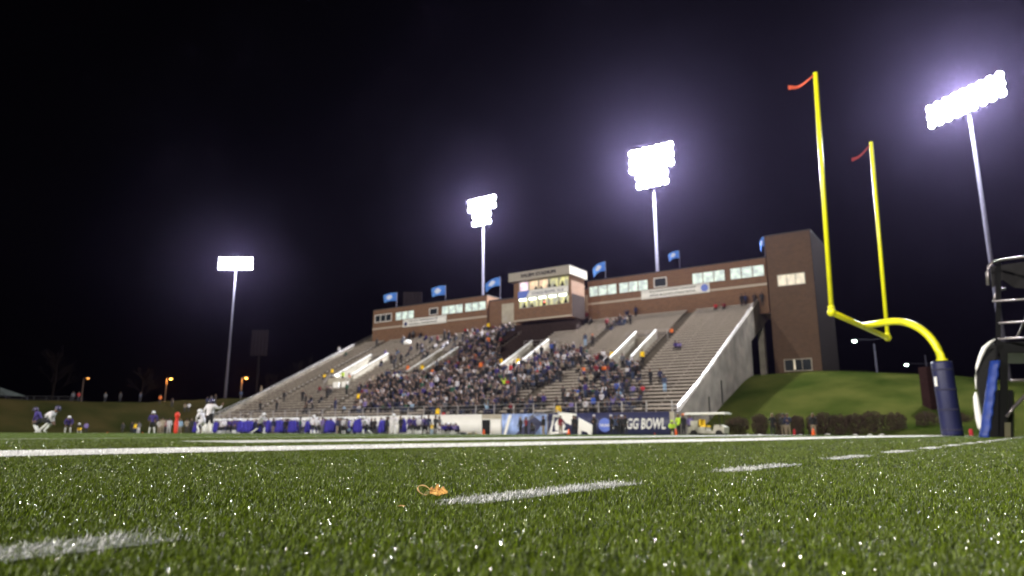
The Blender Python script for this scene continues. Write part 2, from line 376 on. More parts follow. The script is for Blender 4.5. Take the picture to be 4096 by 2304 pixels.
# the leaf -----------------------------------------------------------
def leaf():
    base = D_(1720, 1980, 1.40); base.z = 0
    t = thing('fallen_leaf', 'small curled orange dry leaf lying on the turf at the end of a white dash', 'leaf', base)
    m = MB(); rn = random.Random(3); nx, ny = 14, 8
    for i in range(nx+1):           # folded blade, to the right
        s = i/nx; wd = .0065+.0125*math.sin(math.pi*min(1, s*.62+.22))*(1+.25*math.sin(s*19))
        if i == nx: wd *= .55
        for j in range(ny+1):
            q = j/ny-.5
            z = .001+(q+.5)*wd*.85*(1+.15*math.sin(s*17+j))+.0022*math.sin(j*2.1+s*9)+.001*rn.random()
            m.v.append((-.006+s*.040+.0015*rn.random(), q*wd*1.6+.004*math.sin(j*1.9+s*7), z))
    m.f = [(i*(ny+1)+j, (i+1)*(ny+1)+j, (i+1)*(ny+1)+j+1, i*(ny+1)+j+1) for i in range(nx) for j in range(ny)]; m.m = [0]*len(m.f)
    m.build('leaf_blade', M_leafm, t, True)
    k = MB(); pts = []
    for i in range(20):             # the curled edge that makes the loop on the left
        a = i/19*2*math.pi*.80+.35
        pts.append((-.018+.0150*math.cos(a)*1.0, .004*math.sin(a), .0105+.0095*math.sin(a)-.0045*math.cos(a)))
    k.tube([(p[0], p[1], p[2]) for p in pts], [.0010+.0012*math.sin(i*.5+2.2) ** 2 for i in range(20)], 6)
    for i in range(4): k.tube([(-.018+i*.003, 0, .002), (-.013+i*.003, .001, .009)], .0003, 4)
    k.build('curled_edge', mat('leaf_edge', (.55, .36, .15), .7, var=.2, scale=60), t, True)
    t.scale = (.86, .86, .86); t.location.x += .004; t.location.z = -.0035
leaf()
o = MB().add([(0, 0, 0), (.006, .004, .002), (.014, .003, .001), (.012, -.004, 0), (.005, -.005, .001)], [(0, 1, 2, 3, 4)]).build('leaf_scrap', M_leafm, loc=D_(1560+28, 2002, 1.18))
o.location.z = -.002; tag(o, 'tiny reddish scrap of leaf in the turf left of the curled leaf', 'leaf')

# ------------------------------------------------------------------ haze
hz = MB().box(-235, 235, -100, 300, -1.6, 52).build('haze', None); hz.data.materials.clear()
mh = bpy.data.materials.new('haze_air'); mh.use_nodes = True; n = mh.node_tree; n.nodes.remove(n.nodes['Principled BSDF'])
pv = n.nodes.new('ShaderNodeVolumePrincipled'); pv.inputs['Color'].default_value = (.62, .50, 1.0, 1); pv.inputs['Density'].default_value = .000068
pv.inputs['Anisotropy'].default_value = .89
n.links.new(pv.outputs[0], n.nodes['Material Output'].inputs['Volume']); hz.data.materials.append(mh); tag(hz, kind='stuff')

# ------------------------------------------------------------------ floodlight towers
def flood_light(name, loc, watts, colr=(.93, .95, 1.0), rad=.55, spot=None):
    l = bpy.data.lights.new(name, 'SPOT' if spot else 'POINT'); l.energy = watts; l.color = colr; l.shadow_soft_size = rad
    if spot: l.spot_size = R(spot[1]); l.spot_blend = .6
    o = bpy.data.objects.new(name, l); col.objects.link(o); o.location = loc
    if spot: o.rotation_euler = (Vector(spot[0])-Vector(loc)).to_track_quat('-Z', 'Y').to_euler()
    return o
_lamp_me = None
def lamp_meshes():
    h = MB().lathe([(.10, -.34), (.24, -.30), (.30, 0), (.31, .02)], n=12)
    h.v = [(q[0], q[2], q[1]) for q in h.v]; h.box(-.05, .05, -.2, 0, -.42, -.3)
    g = MB().lathe([(.27, .022), (.22, .06), (.05, .085)], n=12); g.v = [(q[0], q[2], q[1]) for q in g.v]
    a = h.build('lamp', M_blk); b = g.build('lamp_glass', E_lamp, a); return a
lamp_proto = lamp_meshes()
def tower(label, base, top, rows, dx, dz, azim, watts, ls=1.4, group='stadium floodlight towers', first=[True]):
    """rows: lamps per row from the top; lamps face local +Y"""
    b = Vector((top[0], top[1], base)); t = thing('floodlight_tower', label, 'floodlight', b, azim, group)
    H = top[2]-base; half = (len(rows)-1)*dz/2
    MB().tube([(0, 0, 0), (0, 0, H*.5), (0, 0, H+half+.3)], [.36, .25, .14], 12).build('pole', M_pole, t, True)
    for i, n_ in enumerate(rows):
        z = H+half-i*dz; wd = (n_-1)*dx
        MB().box(-wd/2-.25, wd/2+.25, .16, .30, z-.45, z-.33).build('crossarm', M_pole, t)
        for k in range(n_):
            if first[0]: l = lamp_proto; first[0] = False; l.parent = t
            else: l = copy_tree(lamp_proto, t)
            l.location = (-wd/2+k*dx, .58, z); l.rotation_euler = (R(-18), 0, 0); l.scale = (ls, ls, ls)
    l = flood_light('flood', b+Vector((-math.sin(azim)*1.5, math.cos(azim)*1.5, H-.2)), watts)
    return t
def az_of(v): return math.atan2(v.y, v.x)-math.pi/2
FW = 80000
p = P(99, 151); tower('far left floodlight tower with three even rows of eight lamps', 5.0, (p.x, p.y, 41.2), [8, 8, 8], 1.10, 1.15, R(180), FW*.6)
p = P(96.5, 71.9); tower('floodlight tower behind the left wing of the press box, narrower lower rows', 2.0, (p.x, p.y, 39.6), [6, 6, 4, 4], 1.08, 1.45, az_of(-U), FW*.9, 1.65)
p = P(96.5, 38.7); tower('tallest looking floodlight tower behind the right wing of the press box', 2.0, (p.x, p.y, 40.8), [7, 7, 7, 5, 5], 1.06, 1.4, az_of(-U), FW*2.9, 1.95)
p4 = D_(3870, 408, 79); tower('floodlight tower at the right edge with tilted rows of nine lamps', 2.0, (p4.x, p4.y, p4.z), [9, 9, 9], 1.15, 1.1, az_of(-U)-R(22+14), FW*.9, 1.8)
flood_light('flood', p4+Vector((-1.5, -1.5, 0)), FW*2.2, spot=(P(10, 5, 0), 84))
# the opposite stand's lamps, behind the camera
for (a, b, wv) in ((-52, -10, 1.0), (-52, 40, 1.15), (-52, 75, 1.0), (-52, 150, .7)):
    flood_light('opposite_flood', P(a, b, 40), 200000*wv, (1.0, .94, .86), 1.2, (P(60, 45 if b < 100 else 100, 5), 95))

# ------------------------------------------------------------------ grandstand (local x = towards the back, y = along the stand)
AF, B0, B1 = 57.0, 22.1, 92.4
A_BACK = 88.0
NROW = 38; RD = .78; RR = .392; ZF = 1.0; XF = 1.3      # first tread level, row depth, row rise, front walkway
G0 = -.38
VOMS = [(31.9, 34.5), (47.2, 49.8), (62.7, 65.7), (76.8, 80.6)]
VX0, VX1 = 14.2, 20.6
gs = thing('grandstand', 'long concrete grandstand of open bench rows rising behind the banners to the brick press box', 'grandstand', P(AF, 0, 0), TH)
def row_x(i): return XF+RD*i
def row_z(i): return ZF+RR*i
def deck_z(a): return ZF+RR*max(0, (a-AF-XF)/RD)
def spans(x):
    if VX0-.3 < x < VX1-.1:
        out = []; y = B0+.18
        for v0, v1 in VOMS: out.append((y, v0)); y = v1
        out.append((y, B1-.18)); return out
    return [(B0+.18, B1-.18)]
m = MB()
m.box(0.12, XF, B0+.18, B1-.18, ZF-.6, ZF-.02)
for i in range(NROW):
    x = row_x(i); z = row_z(i)
    for y0, y1 in spans(x): m.box(x, x+RD, y0, y1, z-.9, z)
for v0, v1 in VOMS: m.box(VX0-.2, VX1+.2, v0, v1, row_z(16)-2.3, row_z(16)-2.1)     # landing of each stair opening
m.build('seating_deck', M_step, gs)
# chairback block between the aisles in front of the press box
def bench_segs(i):
    segs = []
    for y0, y1 in spans(row_x(i)):
        cuts = [y0]
        for c in (B0+8.5, 40.8, 56.2, 71.3, 86.5):
            if y0+1 < c < y1-1: cuts += [c-.6, c+.6]
        cuts.append(y1)
        for k in range(0, len(cuts), 2):
            if cuts[k+1]-cuts[k] > .4: segs.append((cuts[k], cuts[k+1]))
    return segs
rest_a = MB(); rest_b = MB()
for i in range(NROW):
    x = row_x(i)+.30; z = row_z(i)
    segs = []
    for y0, y1 in bench_segs(i):
        cs = [y0]+[c for c in (49.6, 62.3) if i >= 20 and y0 < c < y1]+[y1]
        segs += list(zip(cs[:-1], cs[1:]))
    for y0, y1 in segs:
        if i >= 20 and 49.5+.12*(38-i) < (y0+y1)/2 < 62.4:
            rest_b.box(x-.02, x+.34, y0, y1, z+.04, z+.42); rest_b.box(x+.30, x+.36, y0, y1, z+.42, z+.80); continue
        ma = MB() if i < 16 else rest_a
        ma.box(x, x+.30, y0+.05, y1-.05, z+.30, z+.45)
        n_ = int((y1-y0)/2.4)+1
        for k in range(n_):
            yy = y0+.3+k*(y1-y0-.6)/max(1, n_-1); ma.box(x+.12, x+.17, yy-.03, yy+.03, z, z+.30)
        if i < 16: ma.build('bench', M_alu, gs)
tag(rest_a.build('bench_rows', M_alu, gs), kind='stuff'); tag(rest_b.build('chairback_rows', M_seatdk, gs), kind='stuff')
XB = row_x(NROW)
# side walls (concrete rakers) and their rails
def side_wall(b, name, outline):
    return MB().prism(outline, (0, b, 0), (1, 0, 0), (0, 0, 1), (0, 1, 0), .36).build(name, M_conc, gs)
def topz(x): return max(1.75, ZF+RR*(x-XF)/RD+.45)
side_wall(B0, 'side_wall', [(0, G0), (0, 1.75), (XF, 1.78), (31.2, topz(31.2)), (37, topz(37)), (37.3, 15.4), (26, 10.6), (25.8, 3.0), (25.6, -.3)])
side_wall(B1, 'side_wall', [(0, G0), (0, 1.75), (XF, 1.78), (31.2, topz(31.2)), (37, topz(37)), (37, 3), (20, -.3)])
for b in (B0, B1):
    r = MB(); pts = [(.1, b, 2.25), (XF, b, 2.3)]+[(x, b, topz(x)+.42) for x in (8, 16, 24, 31, 36.6)]
    r.tube(pts, .035, 6); r.tube([(p_[0], p_[1], p_[2]-.2) for p_ in pts], .025, 6)
    for x in np.arange(.2, 36.6, 1.8):
        z = topz(x); r.tube([(x, b, z-.1), (x, b, z+.42)], .03, 6)
    r.build('side_rail', M_rail, gs)
m = MB(); m.box(24.2, 24.9, B0+.3, B0+1.0, 2, 11.2); m.build('column', M_concl, gs)
m = MB(); m.box(32.3, 33.1, B0-.1, B0+.6, 2, 14); m.build('column', M_concl, gs)
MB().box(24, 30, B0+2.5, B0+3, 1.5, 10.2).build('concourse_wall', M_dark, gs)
# pilaster strips on the side wall
for x, z0, z1 in ((9.2, -.3, 3.4), (13.4, 0.3, 5.2)):
    MB().box(x, x+.22, B0-.24, B0-.175, z0, z1).build('drain_pipe', M_blk, gs)
# front wall with its rail
MB().box(-.12, .12, B0-.18, B1+.18, G0-.1, 1.72).build('front_wall', M_concl, gs)
r = MB()
r.tube([(0.02, B0, 2.72), (0.02, B1, 2.72)], .035, 6); r.tube([(0.02, B0, 2.3), (.02, B1, 2.3)], .028, 6)
for y in np.arange(B0, B1, 2.35): r.box(-.03, .05, y-.04, y+.04, 1.7, 2.74)
r.build('front_rail', M_rail, gs)
# stair openings: two side walls each, with a sloping rail on top
for k, (v0, v1) in enumerate(VOMS):
    zlo = row_z(16)-2.15
    for y, full in ((v0, False), (v1, True)):
        zt = lambda x: ZF+RR*(x-XF)/RD
        poly = [(VX0-.3, zlo), (VX0-.3, zt(VX0)+.75), (VX1+.5, zt(VX1)+1.25), (VX1+.5, zt(VX1)-.2), (VX0+1.2, zlo)] if not full else \
               [(VX0-.3, zlo), (VX0-.3, zt(VX0)+.75), (VX1+.5, zt(VX1)+1.25), (VX1+.5, zlo)]
        MB().prism(poly, (0, y, 0), (1, 0, 0), (0, 0, 1), (0, 1, 0), .28).build('stair_wall', M_concl, gs)
        MB().tube([(VX0-.6, y, zt(VX0-.3)+.95), (VX1+.6, y, zt(VX1)+1.5)], .085, 8).build('handrail', M_white, gs)
    MB().box(VX1+.1, VX1+.3, v0+.14, v1-.14, zlo, zt(VX1)+.6).build('stair_wall', M_conc, gs)
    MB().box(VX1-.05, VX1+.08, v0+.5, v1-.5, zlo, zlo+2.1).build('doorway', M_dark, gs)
    r = MB(); yt = zt(VX1)+.5
    r.tube([(VX1+.7, v0-1.4, yt+1.0), (VX1+.7, v1+1.4, yt+1.0)], .035, 6); r.tube([(VX1+.7, v0-1.4, yt+.55), (VX1+.7, v1+1.4, yt+.55)], .03, 6)
    for y in np.linspace(v0-1.4, v1+1.4, 5): r.tube([(VX1+.7, y, yt-.3), (VX1+.7, y, yt+1.0)], .03, 6)
    r.build('guard_rail', M_rail, gs)
    # low white front wall and rail of the landing, stepping down towards the field
    MB().box(VX0-1.1, VX0-.95, v0-.2, v1+.6, row_z(15)-.3, row_z(16)+.55).build('landing_wall', M_concl, gs) if k in (2, 3) else None
    r = MB()
    for y in (v0-.3, v1+.5):
        r.tube([(VX0-2.0, y, row_z(14)+.7), (VX0-1.1, y, row_z(15)+1.25), (VX0-.3, y, row_z(16)+1.25)], .04, 6)
        r.tube([(VX0-2.0, y, row_z(14)-.3), (VX0-2.0, y, row_z(14)+.7)], .035, 6)
    r.build('landing_rail', M_rail, gs)

# hanging banners -----------------------------------------------------
gz0 = -.33
def banner(name, label, y0, y1, z0, z1, m, x=-.16, cat='banner'):
    t = thing(name, label, cat, P(AF+x, (y0+y1)/2, z0), TH)
    n = 40; vs = []; fs = []
    for s, dx in ((0, -.015), (1, .015)):
        for i in range(n+1):
            y = (i/n-.5)*(y1-y0)
            for zz in (0, z1-z0): vs.append((dx-.012*math.sin(i*1.7), y, zz))
    k = 2*(n+1)
    for i in range(n):
        fs += [(2*i, 2*i+1, 2*i+3, 2*i+2), (k+2*i, k+2*i+2, k+2*i+3, k+2*i+1), (2*i+1, k+2*i+1, k+2*i+3, 2*i+3), (2*i, 2*i+2, k+2*i+2, k+2*i)]
    MB().add(vs, fs).build('cloth', m, t, True); return t
white_b = banner('wall_banner', 'long blank white banner covering the stand front behind the caped players', 42.35, 91.6, G0+.05, 1.80, M_vinyl)
wp = banner('wall_banner', 'short white banner panel right of the black doorway', 39.9, 41.15, G0+.03, 1.30, M_vinyl, -.22)
gb = banner('wall_banner', 'pale blue and white printed banner between the white panel and the navy banner', 34.6, 39.85, G0+.05, 1.78, M_paleb)
MB().prism([(-2.2, .1), (-1.9, .1), (-1.2, 2.0), (-1.6, 2.0)], (-.03, .2, 0), (0, -1, 0), (0, 0, 1), (-1, 0, 0), .02).build('printed_stripe', M_white, gb)
MB().prism([(-1.0, .1), (1.2, .1), (2.2, 1.2), (1.0, 2.0), (.1, 1.0)], (-.03, 0, 0), (0, -1, 0), (0, 0, 1), (-1, 0, 0), .02).build('printed_stripe', M_navy, gb)
nb = banner('wall_banner', 'navy blue banner lettered with the bowl name beside the grandstand corner', 22.3, 34.5, G0+.05, 1.76, M_navy)
yc = (22.3+34.5)/2
text_mesh('lettering', 'STAGG BOWL', 1.28, M_white, nb, facing((-.04, 25.2-yc, 1.02), (0, -1, 0)), bold=.03, shear=.2, width=5.0, depth=.01)
d = MB().lathe([(.62, -.02), (.62, .02)], n=28).build('blue_disc', M_blueg, nb)
d.location = (-.045, 28.45-yc, .98); d.rotation_euler = (0, R(90), 0)
text_mesh('lettering', 'NCAA', .34, M_white, nb, facing((-.085, 28.45-yc, .95), (0, -1, 0)), bold=.01, depth=.008)
MB().prism([(-1.05, .12), (-.8, .12), (-.42, 1.95), (.95, 1.95), (1.1, 1.72), (-.28, 1.72), (-.58, .35), (1.3, .55), (1.3, .3)], (-.045, 33.45-yc, 0), (0, -1, 0), (0, 0, 1), (-1, 0, 0), .02).build('white_emblem', M_white, nb)
MB().prism([(-.2, .5), (.7, .45), (.9, .9), (.6, 1.5), (.1, 1.55), (-.25, 1.1)], (-.05, 33.45-yc, 0), (0, -1, 0), (0, 0, 1), (-1, 0, 0), .02).build('white_emblem', M_white, nb)
dw = thing('wall_doorway', 'black open doorway in the stand front between the two white banners', 'doorway', P(AF-.13, 41.8, G0), TH)
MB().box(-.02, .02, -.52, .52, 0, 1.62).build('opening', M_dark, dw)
f_ = MB(); f_.box(-.06, .0, -.58, -.52, 0, 1.7).box(-.06, .0, .52, .58, 0, 1.7).box(-.06, 0, -.52, .52, 1.62, 1.7); f_.build('frame', M_white, dw)

# ------------------------------------------------------------------ press box
BX = A_BACK
def wing(label, y0, y1, z0, zt, zs):
    t = thing('press_box_wing', label, 'building', P(BX, (y0+y1)/2, z0), TH)
    h = (y1-y0)/2
    MB().box(0, 5, -h, h, 0, zt-z0).build('wall', M_brick, t)
    MB().box(-.06, 5.06, -h-.05, h+.05, zt-z0, zt-z0+.14).build('roof', M_roof, t)
    MB().box(-.07, -.003, -h, h, zs-z0-.14, zs-z0+.14).build('string_course', M_stone, t)
    return t, (y0+y1)/2, z0
def window(t, yc, z0, ya, yb, za, zb, n, lit=True, fm=None, m=None):
    """ya>yb: left and right edges as seen from the field"""
    fr = MB(); pn = MB(); L = ya-yb; e = .10
    y = lambda s: ya-s-yc
    fr.box(-.09, -.005, y(L)-e, y(0)+e, za-z0-e, za-z0); fr.box(-.09, -.005, y(L)-e, y(0)+e, zb-z0, zb-z0+e)
    pw = L/n
    for k in range(n+1):
        w_ = e if k in (0, n) else .09
        c = y(k*pw)+(e/2 if k == 0 else -e/2 if k == n else 0)
        fr.box(-.09, -.005, c-w_/2, c+w_/2, za-z0, zb-z0)
    for k in range(n): pn.box(-.03, -.004, y((k+1)*pw)+.05, y(k*pw)-.05, za-z0+.02, zb-z0-.02)
    f = fr.build('window', fm or (M_brick if lit else M_white), t); pn.build('pane', m or (E_win if lit else M_glassd), f)
    return f
rw, yc, z0 = wing('right brick wing of the press box with four lit triple windows beside the stair tower', 20.75, 46.3, 14.6, 21.75, 18.35)
for ya, yb in ((46.0, 41.6), (41.2, 36.8), (30.4, 26.0), (25.3, 21.0)): window(rw, yc, z0, ya, yb, 19.45, 20.9, 3)
window(rw, yc, z0, 35.8, 34.1, 19.7, 20.85, 1, lit=False)
lw, yc, z0 = wing('left brick wing of the press box with three lit windows and one dark triple window', 64.7, 90.6, 14.6, 21.75, 18.3)
for ya, yb in ((84.9, 80.6), (74.2, 69.7), (69.2, 64.95)): window(lw, yc, z0, ya, yb, 19.45, 20.85, 3)
window(lw, yc, z0, 90.0, 86.0, 19.55, 20.75, 3, lit=False); window(lw, yc, z0, 76.9, 75.2, 19.7, 20.7, 1, lit=False)
for nm, y0, y1 in (('connecting passage with a pale door left of the lit press box', 55.6, 64.7), ('connecting passage with a pale door right of the lit press box', 46.3, 48.4)):
    t = thing('link_block', nm, 'building', P(BX+.6, (y0+y1)/2, 15.4), TH); h = (y1-y0)/2
    MB().box(0, 3, -h+.003, h-.003, 0, 5.4).build('wall', M_brick, t)
    MB().box(-.1, 3.1, -h+.01, h-.01, 5.4, 5.6).build('roof', M_roof, t)
    if h > 2: MB().box(-.06, -.003, -.7, 2.0, .6, 4.7).build('door', M_concl, t)
    else: MB().box(-.06, -.003, -1.0, .1, .6, 4.5).build('door', M_concl, t)
# central box: projects towards the field
CX = 82.0; zb = 12.8; cb = thing('press_box', 'two storey lit press box with a pale roof fascia lettered with the stadium name', 'building', P(CX, 51, zb), TH)
y = lambda b: b-51
MB().box(0, 3.9, y(45.7), y(55.4), 2.9, 4.85).build('wall', M_brick, cb)
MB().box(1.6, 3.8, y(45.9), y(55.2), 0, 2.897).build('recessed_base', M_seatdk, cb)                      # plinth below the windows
MB().box(.1, 3.88, y(45.7)-.03, y(45.7)-.003, 2.9, 6.2).build('side_shade', M_seatdk, cb)  # dark sheet added over the brick, shade of the lower side as colour
MB().box(-.05, -.003, y(45.7), y(55.4), 2.95, 3.15).build('string_course', M_stone, cb)
w_ = MB(); w_.box(0, 3.9, y(45.7), y(46.1), 4.85, 8.8); w_.box(0, 3.9, y(54.5), y(55.4), 4.85, 8.8); w_.box(3.2, 3.9, y(46.1), y(54.5), 4.85, 8.8)
w_.build('wall', M_brick, cb)
MB().box(.3, 3.1, y(46.1), y(54.5), 6.15, 6.3).build('floor_slab', M_conc, cb)
MB().box(-.9, 4.3, y(45.45), y(55.75), 8.8, 10.05).build('roof', M_fascia, cb)
MB().box(-.93, 4.33, y(45.42), y(55.78), 10.05, 10.12).build('roof_edge', M_roof, cb)
text_mesh('lettering', 'SALEM STADIUM', .66, M_dktext, cb, facing((-.93, y(50.6), 9.42), (0, -1, 0)), bold=.03, width=5.9)
def glaze(y1, y0, z0_, z1_, m, n):
    pw = (y1-y0)/n
    for k in range(n):
        a = y1-k*pw; f = MB(); e = .08
        f.box(.02, .14, a-pw, a-pw+e, z0_, z1_); f.box(.02, .14, a-e, a, z0_, z1_); f.box(.02, .14, a-pw+e, a-e, z0_, z0_+e); f.box(.02, .14, a-pw+e, a-e, z1_-e, z1_)
        fo = f.build('window', M_fascia, cb)
        MB().box(.16, .18, a-pw+e, a-e, z0_+e, z1_-e).build('pane', m[k % len(m)], fo)
glaze(y(54.5), y(46.1), 4.85, 6.10, [E_yel], 5)
glaze(y(54.5), y(46.1), 7.35, 8.8, [E_pink, E_warm, E_warm, E_yel, E_yel], 5)
for k in range(5): MB().box(-.14, -.04, y(54.35)-k*1.68-1.2, y(54.35)-k*1.68, 5.95, 6.2).build('light_tube', E_tube, cb)
MB().box(-.04, .0, y(50.2), y(50.0), 5.3, 5.5).build('indicator_light', E_red, cb)
for k, (yy, zz, hh) in enumerate(((50.25, 4.9, .9), (53.6, 4.85, .8), (47.8, 4.9, .7), (52.3, 4.9, .55), (46.7, 4.85, .8), (49.4, 7.4, 1.0), (47.2, 7.35, .75), (51.6, 7.35, .55), (50.7, 7.35, .45), (48.4, 7.35, .5))):
    mm = MB(); mm.lathe([(.30, 0), (.27, hh*.5), (.09, hh*.68), (.14, hh*.8), (.11, hh), (.03, hh*1.05)], c=(.11, y(yy), zz), n=10, sx=.25); mm.build('bust_silhouette', M_dark, cb)  # dark busts added before the lit panes, standing for people inside
t = banner('press_box_banner', 'white and blue lettered banner across the middle of the lit press box', 46.1, 54.5, zb+6.22, zb+7.36, M_vinyl, CX-AF-.16)
MB().prism([(-4.2, .03), (-2.9, .03), (-2.2, 1.1), (-4.2, 1.1)], (-.04, 0, 0), (0, -1, 0), (0, 0, 1), (-1, 0, 0), .02).build('blue_corner', M_blueg, t)
text_mesh('lettering', 'STAGG BOWL XLII', .55, M_navytext, t, facing((-.04, -.8, .56), (0, -1, 0)), bold=.006, width=5.2)
t = banner('press_box_banner', 'white two line lettered banner with a navy round emblem on the right wing', 28.1, 37.8, 18.1, 19.42, M_vinyl, BX-AF-.12)
text_mesh('lettering', 'AMOS ALONZO STAGG BOWL', .42, M_dktext, t, facing((-.03, .3, .42), (0, -1, 0)), bold=.006, width=6.6)
text_mesh('lettering', 'NCAA DIVISION III FOOTBALL CHAMPIONSHIP', .3, M_dktext, t, facing((-.03, .3, .93), (0, -1, 0)), bold=.006, width=6.6)
e_ = MB().lathe([(.5, -.02), (.5, .02)], n=20).build('emblem', M_blueg, t); e_.location = (-.04, -4.2, .66); e_.rotation_euler = (0, R(90), 0)
t = banner('press_box_banner', 'white two line lettered banner with a small navy emblem on the left wing', 73.1, 83.0, 18.0, 19.35, M_vinyl, BX-AF-.12)
text_mesh('lettering', 'NCAA DIVISION III', .34, M_dktext, t, facing((-.03, .3, .92), (0, -1, 0)), bold=.01, width=6.6)
text_mesh('lettering', 'FOOTBALL CHAMPIONSHIP', .34, M_dktext, t, facing((-.03, .3, .42), (0, -1, 0)), bold=.01, width=6.4)
e_ = MB().lathe([(.36, -.02), (.36, .02)], n=20).build('emblem', M_navytext, t); e_.location = (-.04, 4.3, .55); e_.rotation_euler = (0, R(90), 0)

# brick stair tower
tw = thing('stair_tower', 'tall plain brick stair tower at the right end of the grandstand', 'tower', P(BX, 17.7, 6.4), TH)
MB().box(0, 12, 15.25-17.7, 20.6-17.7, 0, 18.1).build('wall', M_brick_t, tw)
MB().box(.02, 12, 15.2-17.7, 15.247-17.7, 0, 18.1).build('side_shade', mat('unlit_side_dark', (.012, .009, .008), .9, spec=.1), tw)  # dark sheet added over the tower brick so its unlit side stays black
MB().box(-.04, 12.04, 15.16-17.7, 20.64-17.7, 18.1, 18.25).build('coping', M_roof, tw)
def twin(ya, yb, za, zb_, m):
    f = MB(); e = .1; a, b = ya-17.7, yb-17.7; z0_, z1_ = za-6.4, zb_-6.4
    f.box(-.08, -.003, b-e, b, z0_-e, z1_+e).box(-.08, -.003, a, a+e, z0_-e, z1_+e).box(-.08, -.003, b, a, z0_-e, z0_).box(-.08, -.003, b, a, z1_, z1_+e)
    for q in (1/3, 2/3): f.box(-.08, -.003, a+(b-a)*q-.04, a+(b-a)*q+.04, z0_, z1_)
    fo = f.build('window', M_concl, tw); MB().box(-.04, -.002, b, a, z0_, z1_).build('pane', m, fo)
twin(19.4, 16.3, 17.9, 19.2, E_cream); 
f = twin(19.4, 16.4, 7.3, 8.6, M_glassd)
MB().box(-.06, -.045, .5, -.2+.9, 1.0, 2.2).build('lit_door_glass', E_cream, tw)

# flags on the roof ---------------------------------------------------
def flag(label, px, pyt, pyb, fx0, fy0, fy1, a=90.0, droop=.0, emblem=True):
    bt, zt_ = on_a(px, pyt, a); _, zb_ = on_a(px, pyb, a)
    t = thing('roof_flag', label, 'flag', P(a, bt, zb_), TH, 'blue flags along the press box roof')
    MB().tube([(0, 0, -.5), (0, 0, zt_-zb_)], .05, 8).build('pole', M_pole, t)
    b2, _ = on_a(fx0, (fy0+fy1)/2, a); _, zA = on_a((px+fx0)/2, fy0, a); _, zB = on_a((px+fx0)/2, fy1, a)
    L = b2-bt; H = (zA-zB)*.82; n = 14; vs = []
    for s in (-1, 1):
        for i in range(n+1):
            q = i/n
            for j in (0, 1):
                zz = (zt_-zb_)-.12-H*j*(1-.1*q)-droop*q*q*L + .10*math.sin(q*5)
                vs.append((.22*math.sin(q*7+j*.6)*q+s*.008, .05+L*q*(1-.05*j), zz))
    k = 2*(n+1); fs = []
    for i in range(n): fs += [(2*i, 2*i+1, 2*i+3, 2*i+2), (k+2*i, k+2*i+2, k+2*i+3, k+2*i+1)]
    fo = MB().add(vs, fs).build('flag_cloth', M_fblue, t, True)
    vs2 = []
    for i in range(n+1):
        q = .30+.45*i/n
        for j in (0, 1):
            v = .5+(.30 if j else -.30)*math.sin(math.pi*i/n)
            zz = (zt_-zb_)-.12-H*v*(1-.1*q)-droop*q*q*L+.10*math.sin(q*5)
            vs2.append((.22*math.sin(q*7+v*.6)*q-.03, .05+L*q*(1-.05*v), zz))
    MB().add(vs2, [(2*i, 2*i+1, 2*i+3, 2*i+2) for i in range(n)]).build('white_emblem', M_fwhite, fo)
flag('blue flag at the far left of the left wing roof', 1588, 1168, 1226, 1532, 1176, 1216)
flag('blue flag on the middle of the left wing roof', 1783, 1140, 1202, 1724, 1144, 1190)
flag('drooping blue flag between the left wing and the lit press box', 2001, 1106, 1195, 1940, 1108, 1150, droop=.25)
flag('drooping blue flag at the left end of the right wing roof', 2421, 1044, 1117, 2370, 1040, 1085, droop=.35)
flag('blue flag on the middle of the right wing roof', 2716, 1000, 1076, 2673, 1004, 1040, droop=.15)
flag('narrow furled blue flag just left of the stair tower', 3055, 945, 1030, 3040, 946, 992, droop=1.2)

# ------------------------------------------------------------------ goal post
G1 = Vector((8.07, 17.0, 0)); G2 = Vector((12.10, 21.85, 0)); GM = (G1+G2)/2; gd = (G2-G1); GL = gd.length; gaz = math.atan2(gd.y, gd.x)
gp = thing('goal_post', 'yellow football goal post with a curved gooseneck rising from a navy padded base', 'goal post', (11.02, 17.5, surf(11, 17.5)), 0)
o3 = Vector((11.02, 17.5, 0))
a1 = G1-o3; a2 = G2-o3; am = GM-o3
zc = 3.06
MB().tube([a1+Vector((0, 0, zc)), a2+Vector((0, 0, zc))], .075, 12).build('crossbar', M_yel, gp, True)
for q, zt_ in ((a1, 9.67), (a2, 9.80)):
    up = MB().tube([q+Vector((0, 0, zc-.1)), q+Vector((.19, 0, zt_))], .058, 12); up.ball(tuple(q+Vector((0, 0, zc))), .11, .11, .11, 8); up.build('upright', M_yel, gp, True)
pts = []; hv = am.normalized(); Lh = am.length
for i in range(15):
    t_ = i/14; ang = t_*math.pi/2
    pts.append(hv*(Lh*.62*(1-math.cos(ang)))+Vector((0, 0, 1.75+(zc+.02-1.75)*math.sin(ang))))
pts = [Vector((0, 0, .3)), Vector((0, 0, 1.4))]+pts+[am+Vector((0, 0, zc+.02))]
MB().tube(pts, .095, 14).build('gooseneck', M_yel, gp, True)
pd = MB().lathe([(.237, 0), (.242, .05), (.237, .9), (.242, 1.8), (.225, 1.86), (.11, 1.87)], n=20); pd.v = [(x-.05*(z/1.8-.5), y_, z) for x, y_, z in pd.v]; pd.build('base_pad', M_pad, gp, True)
for z_ in (.12, .62, 1.12, 1.62): MB().lathe([(.241, z_), (.249, z_+.006), (.249, z_+.044), (.241, z_+.05)], c=(-.05*(z_/1.8-.5), 0, 0), n=20).build('pad_strap', mat('strap_web', (.02, .02, .05), .8), gp)
MB().box(.165, .205, .135, .175, .05, 1.8).build('pad_seam', MATS['strap_web'], gp)
MB().lathe([(.13, 0), (.13, .05)], c=(0, 0, 1.88), n=14).build('collar', M_yel, gp)
